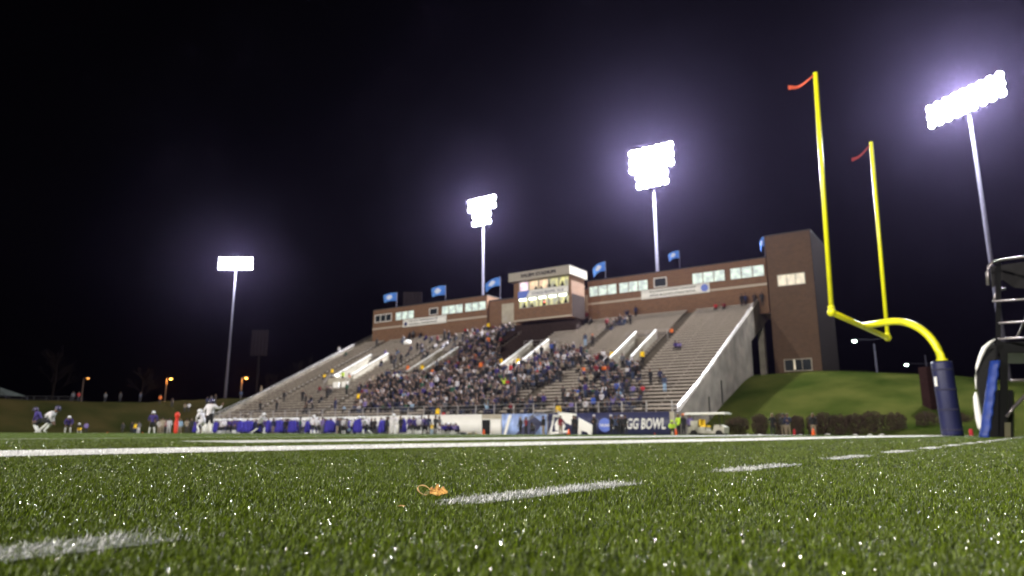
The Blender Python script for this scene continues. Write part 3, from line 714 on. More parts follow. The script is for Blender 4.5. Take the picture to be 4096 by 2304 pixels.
for q in (a1, a2): MB().lathe([(.082, 0), (.082, .05), (.066, .06)], c=tuple(q+Vector((0, 0, zc+.10))), n=12).build('collar', M_yel, gp)
MB().prism([(-.05, -.12), (.05, -.12), (.05, .12), (-.05, .12)], (-.250, -.03, 1.35), (0, 1, 0), (0, 0, 1), (1, 0, 0), .01).build('pad_label', M_white, gp)
def ribbon(q, tipz, vec, m):
    vs = []; n = 12; r = Vector((-vec.y, vec.x, 0)).normalized()
    for s in (-1, 1):
        for i in range(n+1):
            t_ = i/n; c = q+Vector((0, 0, tipz))+vec*t_+Vector((0, 0, -.10*math.sin(t_*3.0)))+r*.05*math.sin(t_*8)
            wd = .022+.042*t_*t_
            vs += [c+Vector((0, 0, wd))+r*s*.004, c-Vector((0, 0, wd))+r*s*.004]
    k = 2*(n+1); fs = []
    for i in range(n): fs += [(2*i, 2*i+1, 2*i+3, 2*i+2), (k+2*i, k+2*i+2, k+2*i+3, k+2*i+1)]
    MB().add(vs, fs).build('ribbon', m, gp, True)
ribbon(a1+Vector((.19, 0, 0)), 9.63, Vector((-.74, .1, -.36)), M_ribbon)
ribbon(a2+Vector((.19, 0, 0)), 9.76, Vector((-.66, .15, -.55)), mat('dark_red_ribbon', (.36, .05, .05), .7))

# ------------------------------------------------------------------ camera platform at the right edge
PD = 14.0
pf = thing('camera_platform', 'black steel camera platform with tubular rails, dark cloth and a blue corner pad', 'platform', D_(3990, 1750, PD))
base = pf.location.copy(); pf.location.z = 0; base.z = 0
def q_(px, py, D=PD): return D_(px, py, D)-base
def pl(name, pts, r, m): return MB().tube([q_(*p_) for p_ in pts], r, 8).build(name, m, pf, True)
M_railb = mat('platform_rail', (.30, .27, .28), .35, metal=.8)
pl('guard_rail', [(3952, 1140, 14), (3948, 1090, 14), (3953, 1066, 14), (3972, 1047, 14), (4010, 1039, 14), (4140, 1022, 13.7), (4300, 1004, 13.3)], .028, M_railb)
pl('guard_rail', [(3976, 1205, 14.2), (3982, 1176, 14.2), (3998, 1160, 14.2), (4022, 1155, 14.2)], .022, M_railb)
pl('guard_rail', [(3970, 1205, 14), (4300, 1185, 13.4)], .022, M_railb)
pl('guard_rail', [(3995, 1292, 14), (4300, 1276, 13.4)], .024, M_railb)
pl('guard_rail', [(3993, 1356, 14), (4300, 1340, 13.4)], .024, M_railb)
pl('brace', [(4068, 1350, 14), (4100, 1278, 14), (4110, 1180, 14)], .022, M_railb)
pl('brace', [(4025, 1668, 14), (4052, 1632, 14), (4300, 1380, 14.5)], .035, M_railb)
pl('brace', [(4045, 1522, 15.5), (4300, 1518, 15.5)], .035, M_railb)
def slab(name, px0, px1, py0, py1, D0, D1, m):
    c0, c1, c2, c3 = q_(px0, py0, D0), q_(px1, py0, D0), q_(px1, py1, D0), q_(px0, py1, D0)
    dv = Vector((.76*(D1-D0), D1-D0, 0))
    vs = [c0, c1, c2, c3]+[c+dv for c in (c0, c1, c2, c3)]
    return MB().add(vs, [(3, 2, 1, 0), (4, 5, 6, 7), (0, 1, 5, 4), (1, 2, 6, 5), (2, 3, 7, 6), (3, 0, 4, 7)]).build(name, m, pf)
slab('deck', 3992, 4330, 1366, 1412, 14, 16.2, M_blk)
slab('post', 3983, 4003, 1050, 1440, 14.1, 14.2, M_blk)
slab('post', 4000, 4030, 1412, 1752, 14.0, 14.2, M_blk)
slab('base_block', 3952, 4052, 1560, 1752, 14.3, 15.0, M_blk)
slab('post', 4230, 4255, 1412, 1752, 14.0, 14.2, M_blk)
slab('jack', 4018, 4042, 1690, 1750, 13.8, 13.95, mat('jack_metal', (.35, .32, .22), .4, metal=.7))
# dark cloth stretched up the rails and down to the pad
def cloth(name, quadpts, m, D):
    vs = [q_(x, y_, D) for x, y_ in quadpts]; back = [v+Vector((0, .03, 0)) for v in vs]; k = len(vs)
    return MB().add(vs+back, [tuple(range(k))[::-1], tuple(range(k, 2*k))]+[(i, (i+1) % k, (i+1) % k+k, i+k) for i in range(k)]).build(name, m, pf)
cloth('windscreen_cloth', [(3962, 1066), (4330, 1015), (4330, 1180), (4060, 1150), (4010, 1118), (3972, 1150)], mat('windscreen', (.016, .015, .016), .9, var=.2, scale=6), 14.3)
cloth('hanging_cloth', [(3978, 1372), (3992, 1412), (3992, 1445), (3962, 1445), (3930, 1640), (3908, 1530), (3905, 1490), (3925, 1440), (3948, 1390)], M_blackcloth, 14.15)
pad = MB(); 
c = [q_(3961, 1443, 14), q_(4001, 1443, 14), q_(3957, 1753, 13.7), q_(3917, 1753, 13.7)]
vs = []; n = 16
for i in range(n+1):
    t_ = i/n; l = c[0].lerp(c[3], t_); r_ = c[1].lerp(c[2], t_); rip = .02*math.sin(i*2.4)
    for k in range(7):
        s = k/6; p_ = l.lerp(r_, s); vs.append(p_+Vector((0, -.12*math.sin(math.pi*s)-rip, 0)))
    vs.append(l+Vector((.02, .12, 0)).lerp(Vector((.1, .1, 0)), .5))
fs = [(i*8+k, i*8+(k+1) % 8, (i+1)*8+(k+1) % 8, (i+1)*8+k) for i in range(n) for k in range(8)]+[tuple(range(8))[::-1], tuple(n*8+k for k in range(8))]
pad.add(vs, fs); pad.build('corner_pad', M_bpad, pf, True)
wb = MB()
wb.tube([q_(3980, 1358, 13.9), q_(3958, 1372, 13.9), q_(3938, 1392, 13.9), q_(3920, 1430, 13.9), q_(3907, 1470, 13.9), q_(3902, 1500, 13.9), q_(3903, 1532, 13.9), q_(3904, 1556, 13.9)], [.015, .03, .042, .038, .026, .02, .014, .01], 10)
wb.build('white_fabric_edge', M_white, pf, True)
wb = MB().tube([q_(3903, 1568, 13.85), q_(3903, 1590, 13.85), q_(3908, 1630, 13.85), q_(3916, 1680, 13.85), q_(3923, 1712, 13.85), q_(3925, 1722, 13.85)], [.015, .045, .055, .062, .055, .025], 10)
wb.build('white_fabric_edge', M_white, pf, True)

# ------------------------------------------------------------------ lamp posts, far things
def street(label, px, py, D, side, gm, group, H=None, base=None):
    p_ = D_(px, py, D); zb_ = base if base is not None else 2.0
    t = thing('street_lamp', label, 'street lamp', (p_.x+.9*side, p_.y, zb_), 0, group)
    h = p_.z-zb_
    MB().tube([(0, 0, 0), (0, 0, h+.1), (-.9*side, 0, h+.25)], [.12, .08, .05], 8).build('pole', mat('lamp_pole', (.22, .15, .12), .6), t, True)
    f = MB().box(-.9*side-.45, -.9*side+.35, -.18, .18, h+.12, h+.36).build('lamp_head', M_blk, t)
    MB().ball((-.9*side, 0, h+.02), .34, .24, .17, 8).build('lamp_glass', gm, f, True)
    return p_
gsod = 'orange lamps behind the far left bank'
for i, (x, y_, s) in enumerate(((352, 1514, -1), (684, 1516, -1), (985, 1513, -1))):
    m_ = E_sod if i else emis('sodium_glass_dim', (1.0, .36, .04), 3.0)
    p_ = street(('dim orange street lamp, leftmost behind the far bank', 'orange street lamp above the kneeling players on the far bank', 'orange street lamp just right of the far left floodlight pole')[i], x, y_, 152, s, m_, gsod, base=4.5)
    if i: flood_light('sodium', p_+Vector((0, -.3, -.6)), 900, (1, .45, .08), .3)
gm_ = 'white lamps on masts behind the goal post'
for lab, x0, x1, xm, ym, D, px2 in (('tall double armed street lamp seen under the goal post crossbar', (3418, 1366), (3556, 1355), 3496, 1375, 112, 0), ('double armed street lamp seen left of the navy goal post pad', (3626, 1461), (3732, 1457), 3700, 1420, 140, 0)):
    pa, pb, pm = D_(*x0, D), D_(*x1, D), D_(xm, ym, D)
    t = thing('street_lamp', lab, 'street lamp', (pm.x, pm.y, 3.0), 0, gm_)
    MB().tube([(0, 0, 0), (0, 0, pm.z-3)], [.2, .12], 8).build('pole', M_pole, t, True)
    for q in (pa, pb):
        v = q-Vector((pm.x, pm.y, 3.0))
        MB().tube([(0, 0, min(pa.z, pb.z)-2.7), (v.x, v.y, v.z+.35)], .05, 6).build('arm', M_pole, t)
        h = MB().box(v.x-.5, v.x+.5, v.y-.2, v.y+.2, v.z+.2, v.z+.42).build('lamp_head', M_blk, t)
        MB().ball((v.x, v.y, v.z+.05), .36, .3, .2, 8).build('lamp_glass', E_merc, h, True)
# unlit boards and masts against the sky
def board(label, px, py0, py1, wpx, pyb, D, cat='sign'):
    p_ = D_(px, (py0+py1)/2, D); top = D_(px, py0, D).z; bot = D_(px, py1, D).z; wd = wpx/2731*D; zb_ = D_(px, pyb, D).z
    t = thing('dark_board', label, cat, (p_.x, p_.y, zb_))
    m = MB(); nx = 5
    for k in range(nx): m.box(-wd/2+wd*k/nx+.05, -wd/2+wd*(k+1)/nx-.05, -.15, .15, bot-zb_, top-zb_)
    m.box(-wd/2, wd/2, .16, .3, bot-zb_, top-zb_); m.build('panel', mat('unlit_panel', (.006, .0045, .0045), .8, spec=0.0), t)
    MB().tube([(0, .4, -2), (0, .4, top-zb_)], .3, 8).build('mast', M_pole if 0 else mat('dark_mast', (.006, .005, .005), .7, spec=0.0), t)
board('unlit scoreboard back on a mast right of the far left floodlight', 1038, 1320, 1424, 68, 1600, 175)
board('unlit dark panel rising behind the left wing roof', 1650, 1168, 1228, 78, 1280, 130, 'panel')
# brick pier behind the goal post pad
p_ = D_(3723, 1530, 60); t = MB().box(-.6, .6, -.6, .6, -1.5, 2.2).build('brick_pier', mat('reddish_brick', (.022, .011, .010), .9, spec=0.0, var=.2, scale=4), loc=(p_.x, p_.y, 3.4)); tag(t, 'reddish brick pier on the bank just left of the goal post pad', 'pier')
# tent roof and fence on the far left bank
p_ = D_(-10, 1575, 135); t = thing('tent', 'grey tent roof at the far left edge on top of the bank', 'tent', (p_.x, p_.y, 5.6))
MB().add([(-4, -3, 1.2), (4, -3, 1.2), (4, 3, 1.2), (-4, 3, 1.2), (0, 0, 3.0)], [(3, 2, 1, 0), (0, 1, 4), (1, 2, 4), (2, 3, 4), (3, 0, 4)]).build('canopy', mat('grey_canvas', (.07, .08, .075), .8, spec=0.0), t)
for x, y_ in ((-3.9, -2.9), (3.9, -2.9), (3.9, 2.9), (-3.9, 2.9)): MB().tube([(x, y_, -.5), (x, y_, 1.2)], .05, 6).build('leg', M_pole, t)
f0 = D_(-60, 1572, 128); f1 = D_(330, 1590, 132); t = thing('fence', 'low grey rail fence along the top of the far left bank', 'fence', (f0.x, f0.y, 5.4))
v = f1-f0; v.z = 0; m = MB()
for z in (.55, 1.1): m.tube([(0, 0, z), (v.x, v.y, z)], .05, 6)
m.build('rail', mat('fence_grey', (.05, .048, .05), .7, spec=0.0), t)
for k in range(9): MB().tube([(v.x*k/8, v.y*k/8, -.3), (v.x*k/8, v.y*k/8, 1.12)], .05, 6).build('post', MATS['fence_grey'], t)

# bare trees ----------------------------------------------------------
def tree(label, px, D, H, zb_, spread, seed):
    rn = random.Random(seed); p_ = D_(px, 1600, D); t = thing('bare_tree', label, 'tree', (p_.x, p_.y, zb_), 0, 'bare trees behind the far bank')
    tr = MB(); cr = MB()
    tr.tube([(0, 0, -1), (.1, 0, H*.25), (.25, .1, H*.5), (.1, .2, H*.8)], [.28, .22, .14, .05], 7); tr.build('trunk', M_bark, t, True)
    def br(p0, d, L, r, k):
        p1 = p0+d*L
        cr.tube([p0, p0.lerp(p1, .5)+Vector((rn.uniform(-.1, .1), rn.uniform(-.1, .1), .1))*L*.5, p1], [r, r*.75, r*.5], 3)
        if k > 0:
            for _ in range(4):
                nd = (d+Vector((rn.uniform(-1, 1), rn.uniform(-1, 1), rn.uniform(-.3, .8)))*.75).normalized(); br(p0.lerp(p1, rn.uniform(.35, 1)), nd, L*.62, r*.55, k-1)
    for i in range(11):
        a = rn.uniform(0, 6.28); z = H*(.22+.6*i/11); br(Vector((.1, 0, z)), Vector((math.cos(a)*spread, math.sin(a)*spread, .9)).normalized(), H*.27*(1.15-.6*i/11), .07, 3)
    cr.build('crown', M_bark, t)
tree('tall bare tree at the far left beyond the bank', 205, 145, 13, 4.5, .8, 1)
tree('bare tree behind the bank between the two left orange lamps', 560, 150, 9.5, 4.5, .9, 2)
tree('faint bare tree behind the left end of the grandstand', 1215, 165, 13, 5, .9, 3)
tree('small bare tree just left of the grandstand slope', 1085, 155, 8, 5, .9, 4)

# shrubs along the right bank -----------------------------------------
def shrub(i, px, wpx, hpx, label):
    D = 55.0; p_ = D_(px, 1735, D); wd = wpx/2790*D*1.1; h = hpx/2790*D*1.35; rn = random.Random(50+i)
    t = thing('shrub', label, 'shrub', (p_.x, p_.y+.6, -.45), 0, 'brown shrubs along the foot of the right bank')
    f = MB(); s = MB()
    for k in range(1300):
        a = rn.uniform(0, 6.28); rr = math.sqrt(rn.random()); z = h*(.12+.88*rn.random()**.8)
        sp = .55+.45*math.sin(min(1, z/h*1.15)*math.pi*.62)
        c = Vector((math.cos(a)*rr*wd/2*sp, math.sin(a)*rr*.6*sp, z*(1-.18*rr*rr)))
        d = Vector((c.x*.5+rn.uniform(-.3, .3), rn.uniform(-.4, .4), .5+rn.random())).normalized(); e = d.cross(Vector((rn.random(), rn.random(), rn.random()))).normalized()
        L = rn.uniform(.08, .22); q = rn.uniform(.015, .04)
        f.add([c-e*q, c+e*q, c+d*L], [(0, 1, 2)])
    f.build('foliage', M_twig, t)
    for k in range(9):
        a = rn.uniform(0, 6.28); s.tube([(0, 0, 0), (math.cos(a)*wd*.2, math.sin(a)*.2, h*.45), (math.cos(a)*wd*.36, math.sin(a)*.4, h*.85)], [.03, .02, .008], 4)
    s.build('stem', M_bark, t)
places = ['leftmost, partly behind the golf cart', 'left of the three standing figures', 'behind the pair in khaki trousers', 'right of the pair in khaki trousers', 'behind the figure at the orange cone', 'right of the orange cone figure', 'third right of the orange cone figure', 'in the middle of the long row', 'right of the middle of the long row', 'at the right end of the long row', 'behind the goal post pad', 'right of the goal post pad', 'behind the blue corner pad', 'under the camera platform']
for i, (px, wp_, hp) in enumerate(((2962, 86, 62), (3052, 60, 70), (3140, 62, 72), (3205, 50, 66), (3268, 44, 66), (3312, 70, 76), (3375, 74, 70), (3440, 76, 72), (3510, 84, 80), (3600, 90, 76), (3735, 90, 80), (3870, 80, 74), (3960, 80, 72), (4060, 90, 74))):
    shrub(i, px, wp_, hp, 'dense brown leafless shrub, '+places[i])
for i, (px, wp_) in enumerate(((2944, 20), (2988, 26), (3040, 26), (3200, 24), (3310, 30), (3420, 26), (3480, 26), (3525, 28), (3664, 40), (3724, 40), (4080, 26))):
    D = 54.2; p_ = D_(px, 1738, D); s = wp_/2790*D/2; rn = random.Random(i)
    m = MB().ball((0, 0, s*.3), s, s*.7, s*.55, 6); m.v = [(x*(1+rn.uniform(-.12, .12)), y_*(1+rn.uniform(-.1, .1)), z*(1+rn.uniform(-.15, .15))) for x, y_, z in m.v]
    o = m.build('edging_stone', M_rock, None, False, (p_.x, p_.y, -.33)); tag(o, 'pale rounded stone at the foot of the brown shrubs', 'stone', 'pale stones edging the shrubs')

# ------------------------------------------------------------------ people
CLOTH = {k: mat('cloth_'+k.replace(' ', '_'), v, .85, var=.15, scale=7) for k, v in {
    'black': (.010, .010, .013), 'charcoal': (.024, .024, .030), 'navy': (.018, .022, .065), 'brown': (.035, .024, .018), 'grey': (.10, .10, .115),
    'white': (.56, .54, .58), 'cream': (.33, .28, .22), 'purple': (.036, .022, .14), 'violet': (.17, .13, .34), 'red': (.42, .02, .03), 'maroon': (.16, .015, .025),
    'blue': (.03, .08, .38), 'royal blue': (.032, .024, .27), 'yellow': (.90, .58, .01), 'orange': (.75, .17, .03), 'lime': (.50, .72, .06), 'khaki': (.22, .175, .13),
    'green': (.02, .07, .045), 'denim': (.035, .05, .10), 'pale blue': (.25, .38, .55), 'pink': (.60, .28, .36)}.items()}
M_skin = mat('skin', (.15, .08, .055), .6, var=.06, scale=9)
M_shoe = mat('shoe_leather', (.03, .03, .03), .6); M_shoew = mat('white_shoe', (.62, .62, .62), .6)
M_hairs = [mat('hair_'+n_, c, .7) for n_, c in (('dark', (.02, .014, .01)), ('brown', (.07, .04, .02)), ('fair', (.14, .09, .05)), ('grey', (.3, .3, .3)))]
M_helm = mat('white_helmet', (.70, .70, .74), .2, coat=.6); M_helmp = mat('purple_helmet', (.05, .045, .10), .2, coat=.6)

SK = {  # standing skeleton, facing +y, metres
 'pel': (0, 0, .96, .145, .11), 'spi': (0, -.005, 1.16, .145, .105), 'che': (0, 0, 1.36, .17, .115), 'nec': (0, .01, 1.50, .065, .065), 'jaw': (0, .035, 1.585, .078, .082),
 'hed': (0, .025, 1.67, .088, .10), 'top': (0, .01, 1.745, .062, .072), 'nos': (0, .125, 1.635, .016, .016),
 'lsh': (-.185, 0, 1.43, .07, .07), 'lel': (-.245, -.02, 1.15, .048, .048), 'lwr': (-.25, .05, .92, .034, .034), 'lha': (-.25, .075, .83, .036, .022),
 'rsh': (.185, 0, 1.43, .07, .07), 'rel': (.245, -.02, 1.15, .048, .048), 'rwr': (.25, .05, .92, .034, .034), 'rha': (.25, .075, .83, .036, .022),
 'lhi': (-.095, 0, .88, .10, .10), 'lkn': (-.105, .015, .49, .062, .062), 'lan': (-.11, -.02, .09, .042, .045), 'lto': (-.12, .13, .04, .04, .032),
 'rhi': (.095, 0, .88, .10, .10), 'rkn': (.105, .015, .49, .062, .062), 'ran': (.11, -.02, .09, .042, .045), 'rto': (.12, .13, .04, .04, .032)}
BONES = [('pel', 'spi', 1), ('spi', 'che', 1), ('che', 'nec', 1), ('nec', 'jaw', 0), ('jaw', 'hed', 0), ('hed', 'top', 0), ('jaw', 'nos', 0),
 ('che', 'lsh', 1), ('lsh', 'lel', 1), ('lel', 'lwr', 1), ('lwr', 'lha', 0), ('che', 'rsh', 1), ('rsh', 'rel', 1), ('rel', 'rwr', 1), ('rwr', 'rha', 0),
 ('pel', 'lhi', 2), ('lhi', 'lkn', 2), ('lkn', 'lan', 2), ('lan', 'lto', 3), ('pel', 'rhi', 2), ('rhi', 'rkn', 2), ('rkn', 'ran', 2), ('ran', 'rto', 3)]
def torso_shift(d, dv, names=('che', 'nec', 'jaw', 'hed', 'top', 'nos', 'lsh', 'rsh', 'lel', 'rel', 'lwr', 'rwr', 'lha', 'rha')):
    for k in names:
        if k in d: d[k] = (d[k][0]+dv[0], d[k][1]+dv[1], d[k][2]+dv[2], *d[k][3:])
def pose(**kw):
    d = dict(SK)
    for k, v in kw.items(): d[k] = tuple(v)+tuple(d[k][3:]) if len(v) == 3 else tuple(v)
    return d
def lean(d, pivot, ang, names=('spi', 'che', 'nec', 'jaw', 'hed', 'top', 'nos', 'lsh', 'rsh', 'lel', 'rel', 'lwr', 'rwr', 'lha', 'rha')):
    py, pz = pivot; c, s = math.cos(ang), math.sin(ang)
    for k in names:
        x, y_, z, *r = d[k]; dy, dz = y_-py, z-pz; d[k] = (x, py+dy*c+dz*s, pz-dy*s+dz*c, *r)
    return d
def move(d, dy, dz, names):
    for k in names: x, y_, z, *r = d[k]; d[k] = (x, y_+dy, z+dz, *r)
    return d
UP = ('pel', 'spi', 'che', 'nec', 'jaw', 'hed', 'top', 'nos', 'lsh', 'rsh', 'lel', 'rel', 'lwr', 'rwr', 'lha', 'rha', 'lhi', 'rhi')
HD = ('jaw', 'hed', 'top', 'nos')
def pads(d):
    for k, r in (('che', (.235, .175)), ('spi', (.17, .135)), ('pel', (.175, .14)), ('lsh', (.135, .125)), ('rsh', (.135, .125)), ('lhi', (.13, .13)), ('rhi', (.13, .13)), ('lkn', (.075, .075)), ('rkn', (.075, .075)), ('lel', (.058, .058)), ('rel', (.058, .058))):
        x, y_, z = d[k][:3]; d[k] = (x*(1.15 if k in ('lsh', 'rsh') else 1), y_, z, *r)
    return d
def body_mesh(name, d, sub=1, fingers=False, socks=False):
    names = list(d); idx = {k: i for i, k in enumerate(names)}
    vs = [d[k][:3] for k in names]; rad = [d[k][3:5] for k in names]; eds = [(idx[a], idx[b]) for a, b, _ in BONES]; seg = [(Vector(d[a][:3]), Vector(d[b][:3]), 3 if socks and b in ('lan', 'ran') else s) for a, b, s in BONES]
    if fingers:
        for sd, sg in (('l', -1), ('r', 1)):
            w_ = Vector(d[sd+'wr'][:3]); h_ = Vector(d[sd+'ha'][:3]); dr = (h_-w_).normalized(); sv = dr.cross(Vector((0, 1, 0)))
            sv = sv.normalized() if sv.length > .2 else Vector((1, 0, 0)); nv = sv.cross(dr)
            hi = idx[sd+'ha']
            for f_i, (off, L) in enumerate(((-.030, .062), (-.010, .075), (.010, .07), (.030, .055))):
                p1 = h_+sv*off+dr*.035; p2 = p1+dr*L*.6+nv*.012; p3 = p2+dr*L*.35+nv*.03
                vs += [tuple(p1), tuple(p2), tuple(p3)]; rad += [(.011, .011), (.0095, .0095), (.008, .008)]; n_ = len(vs); eds += [(hi, n_-3), (n_-3, n_-2), (n_-2, n_-1)]
                seg.append((p1, p3, 0))
            p1 = h_-sv*.045-dr*.01+nv*.012; p2 = p1+dr*.045-sv*.012+nv*.012; vs += [tuple(p1), tuple(p2)]; rad += [(.012, .012), (.010, .010)]; n_ = len(vs); eds += [(hi, n_-2), (n_-2, n_-1)]; seg.append((p1, p2, 0))
    me = bpy.data.meshes.new(name); me.from_pydata(vs, eds, []); o = bpy.data.objects.new(name, me); col.objects.link(o)
    sm = o.modifiers.new('s', 'SKIN'); sm.use_smooth_shade = True
    bpy.context.view_layer.update()
    if not me.skin_vertices: 
        bpy.context.view_layer.objects.active = o; bpy.ops.mesh.customdata_skin_add()
    for i, r in enumerate(rad): me.skin_vertices[0].data[i].radius = r
    me.skin_vertices[0].data[0].use_root = True
    if sub:
        ss = o.modifiers.new('u', 'SUBSURF'); ss.levels = sub
    dg = bpy.context.evaluated_depsgraph_get(); out = bpy.data.meshes.new_from_object(o.evaluated_get(dg))
    bpy.data.objects.remove(o); bpy.data.meshes.remove(me); out.name = name
    out.materials.clear()
    for m_ in (M_skin, CLOTH['black'], CLOTH['black'], M_shoe): out.materials.append(m_)
    co_ = np.empty(len(out.vertices)*3, 'f'); out.vertices.foreach_get('co', co_); co_ = co_.reshape(-1, 3)
    mi = []
    A = np.array([s[0] for s in seg]); Bv = np.array([s[1] for s in seg]); AB = Bv-A; LL = (AB**2).sum(1)
    for p_ in out.polygons:
        c = co_[list(p_.vertices)].mean(0); t_ = np.clip(((c-A)*AB).sum(1)/LL, 0, 1); dd = np.linalg.norm(A+AB*t_[:, None]-c, axis=1)
        mi.append(seg[int(dd.argmin())][2])
    out.polygons.foreach_set('material_index', mi); out.polygons.foreach_set('use_smooth', [True]*len(mi)); out.update()
    return out
POSES = {}; INFO = {}
def reg(name, d, **k): POSES[name] = body_mesh('person_body', d, socks=name.startswith('player'), **k); INFO[name] = d
reg('stand', pose())
reg('stand_pockets', pose(lel=(-.27, -.08, 1.16), lwr=(-.2, .06, .98), lha=(-.16, .09, .93), rel=(.27, -.08, 1.16), rwr=(.2, .06, .98), rha=(.16, .09, .93), lan=(-.15, -.02, .09), lto=(-.17, .12, .04)))
reg('stand_folded', pose(lel=(-.25, .04, 1.17), lwr=(-.05, .17, 1.22), lha=(.06, .16, 1.24), rel=(.25, .04, 1.17), rwr=(.05, .19, 1.18), rha=(-.06, .18, 1.20)))
reg('walk', pose(lkn=(-.1, .2, .52), lan=(-.1, .26, .1), lto=(-.1, .4, .05), rkn=(.1, -.05, .5), ran=(.1, -.3, .14), rto=(.1, -.2, .05), lel=(-.26, -.14, 1.17), lwr=(-.25, -.05, .96), lha=(-.24, 0, .9), rel=(.25, .1, 1.17), rwr=(.22, .26, 1.05), rha=(.2, .32, 1.03)))
def sit(ang=.18, arms='lap'):
    d = pose(); move(d, 0, -.44, UP)
    lean(d, (0, .52), ang)
    for s, sg in (('l', -1), ('r', 1)):
        d[s+'hi'] = (sg*.1, .02, .52, .1, .095); d[s+'kn'] = (sg*.13, .42, .52, .066, .066); d[s+'an'] = (sg*.13, .40, .1, .042, .045); d[s+'to'] = (sg*.14, .54, .04, .04, .032)
        if arms == 'lap': d[s+'el'] = (sg*.25, .06+.2*ang, .76, .048, .048); d[s+'wr'] = (sg*.10, .30, .64, .034, .034); d[s+'ha'] = (sg*.04, .36, .63, .036, .022)
        if arms == 'up': d[s+'el'] = (sg*.3, .12, 1.12, .048, .048); d[s+'wr'] = (sg*.16, .2, 1.30, .034, .034); d[s+'ha'] = (sg*.1, .22, 1.38, .036, .022)
    return d
reg('sit', sit()); reg('sit_lean', sit(.6)); reg('sit_back', sit(.02)); reg('sit_clap', sit(.1, 'up'))
# football poses
reg('player_stand', pads(pose(lkn=(-.16, .03, .5), lan=(-.2, -.02, .1), lto=(-.23, .12, .05), rkn=(.16, .03, .5), ran=(.2, -.02, .1), rto=(.23, .12, .05), lel=(-.34, -.05, 1.2), lwr=(-.28, .05, 1.0), lha=(-.2, .08, .97), rel=(.34, -.05, 1.2), rwr=(.28, .05, 1.0), rha=(.2, .08, .97))))
d = pads(pose(lkn=(-.17, .22, .52), lan=(-.19, -.1, .12), lto=(-.2, .05, .05), rkn=(.18, .14, .52), ran=(.2, -.24, .12), rto=(.21, -.1, .05))); move(d, -.12, -.16, UP); lean(d, (-.12, .80), .95)
d['lwr'] = (-.24, .30, .62, .04, .04); d['lha'] = (-.2, .34, .52, .045, .028); d['lel'] = (-.34, .22, .82, .058, .058); d['rel'] = (.34, .22, .82, .058, .058); d['rwr'] = (.24, .32, .62, .04, .04); d['rha'] = (.2, .36, .52, .045, .028)
for k_, dy, dz in (('jaw', .02, .06), ('hed', .0, .10), ('top', -.04, .13), ('nos', .03, .02)): x_, y_, z_, *r_ = d[k_]; d[k_] = (x_, y_+dy, z_+dz, *r_)
reg('player_bent', d, fingers=True)
d = pads(pose(lkn=(-.17, .05, .5), lan=(-.19, -.06, .1), lto=(-.22, .08, .05), rkn=(.15, .06, .5), ran=(.15, -.02, .1), rto=(.18, .12, .05), rel=(.46, .10, 1.30), rwr=(.50, .22, 1.46), rha=(.50, .25, 1.57), lel=(-.36, -.06, 1.18), lwr=(-.36, .10, .99), lha=(-.34, .14, .90))); lean(d, (0, 1.0), .12)
reg('player_signal', d, fingers=True)
d = pads(pose(lkn=(-.18, .24, .50), lan=(-.2, .02, .1), lto=(-.22, .16, .05), rkn=(.2, .24, .48), ran=(.22, .0, .1), rto=(.24, .14, .05))); move(d, -.08, -.12, UP); lean(d, (-.08, .84), .55)
d['lel'] = (-.34, .2, .98, .058, .058); d['lwr'] = (-.22, .30, .76, .04, .04); d['lha'] = (-.2, .3, .66, .045, .028); d['rel'] = (.34, .2, .98, .058, .058); d['rwr'] = (.22, .30, .76, .04, .04); d['rha'] = (.2, .3, .66, .045, .028)
reg('player_ready', d, fingers=True)
d = pads(pose(lkn=(-.2, .34, .56), lan=(-.3, .26, .12), lto=(-.33, .4, .05), rkn=(.16, -.02, .48), ran=(.3, -.5, .16), rto=(.32, -.36, .06))); lean(d, (0, .96), .5)
d['lel'] = (-.36, .34, 1.24, .058, .058); d['lwr'] = (-.26, .52, 1.32, .04, .04); d['lha'] = (-.22, .6, 1.36, .045, .028)
reg('player_lunge', d)
d = pads(sit(.5)); reg('player_sit', d)
# head pieces and cape as child meshes
def hair_mesh(k=1.0):
    m = MB(); prof = [(.1*math.sin(t_), .112*math.cos(t_)) for t_ in np.linspace(1.95, .02, 7)]
    m.lathe(prof, n=10, sx=.98*k, sy=1.1*k); me = bpy.data.meshes.new('hair'); me.from_pydata(m.v, [], m.f); me.materials.append(M_hairs[0]); me.polygons.foreach_set('use_smooth', [True]*len(m.f)); return me
def hat_mesh():
    m = MB(); m.lathe([(.108, -.02), (.112, .03), (.09, .09), (.03, .115)], n=12, sy=1.1); m.box(-.07, .07, .09, .18, .0, .015)
    me = bpy.data.meshes.new('cap'); me.from_pydata(m.v, [], m.f); me.materials.append(CLOTH['black']); return me
def helmet_mesh():
    m = MB(); prof = [(.145*math.sin(t_), .15*math.cos(t_)) for t_ in np.linspace(2.25, .02, 9)]
    m.lathe(prof, n=14, sy=1.12); n0 = len(m.f)
    for z in (-.09, -.05, -.01):
        m.tube([(-.12, .07, z), (-.07, .16, z-.01), (0, .19, z-.015), (.07, .16, z-.01), (.12, .07, z)], .009, 5, 1)
    m.tube([(0, .175, .03), (0, .19, -.11)], .009, 5, 1)
    m.box(-.012, .012, -.15, .13, .150, .158, 1)
    me = bpy.data.meshes.new('helmet'); me.from_pydata(m.v, [], m.f); me.materials.append(M_helm); me.materials.append(CLOTH['charcoal']); me.polygons.foreach_set('material_index', m.m); me.polygons.foreach_set('use_smooth', [True]*len(m.f)); return me
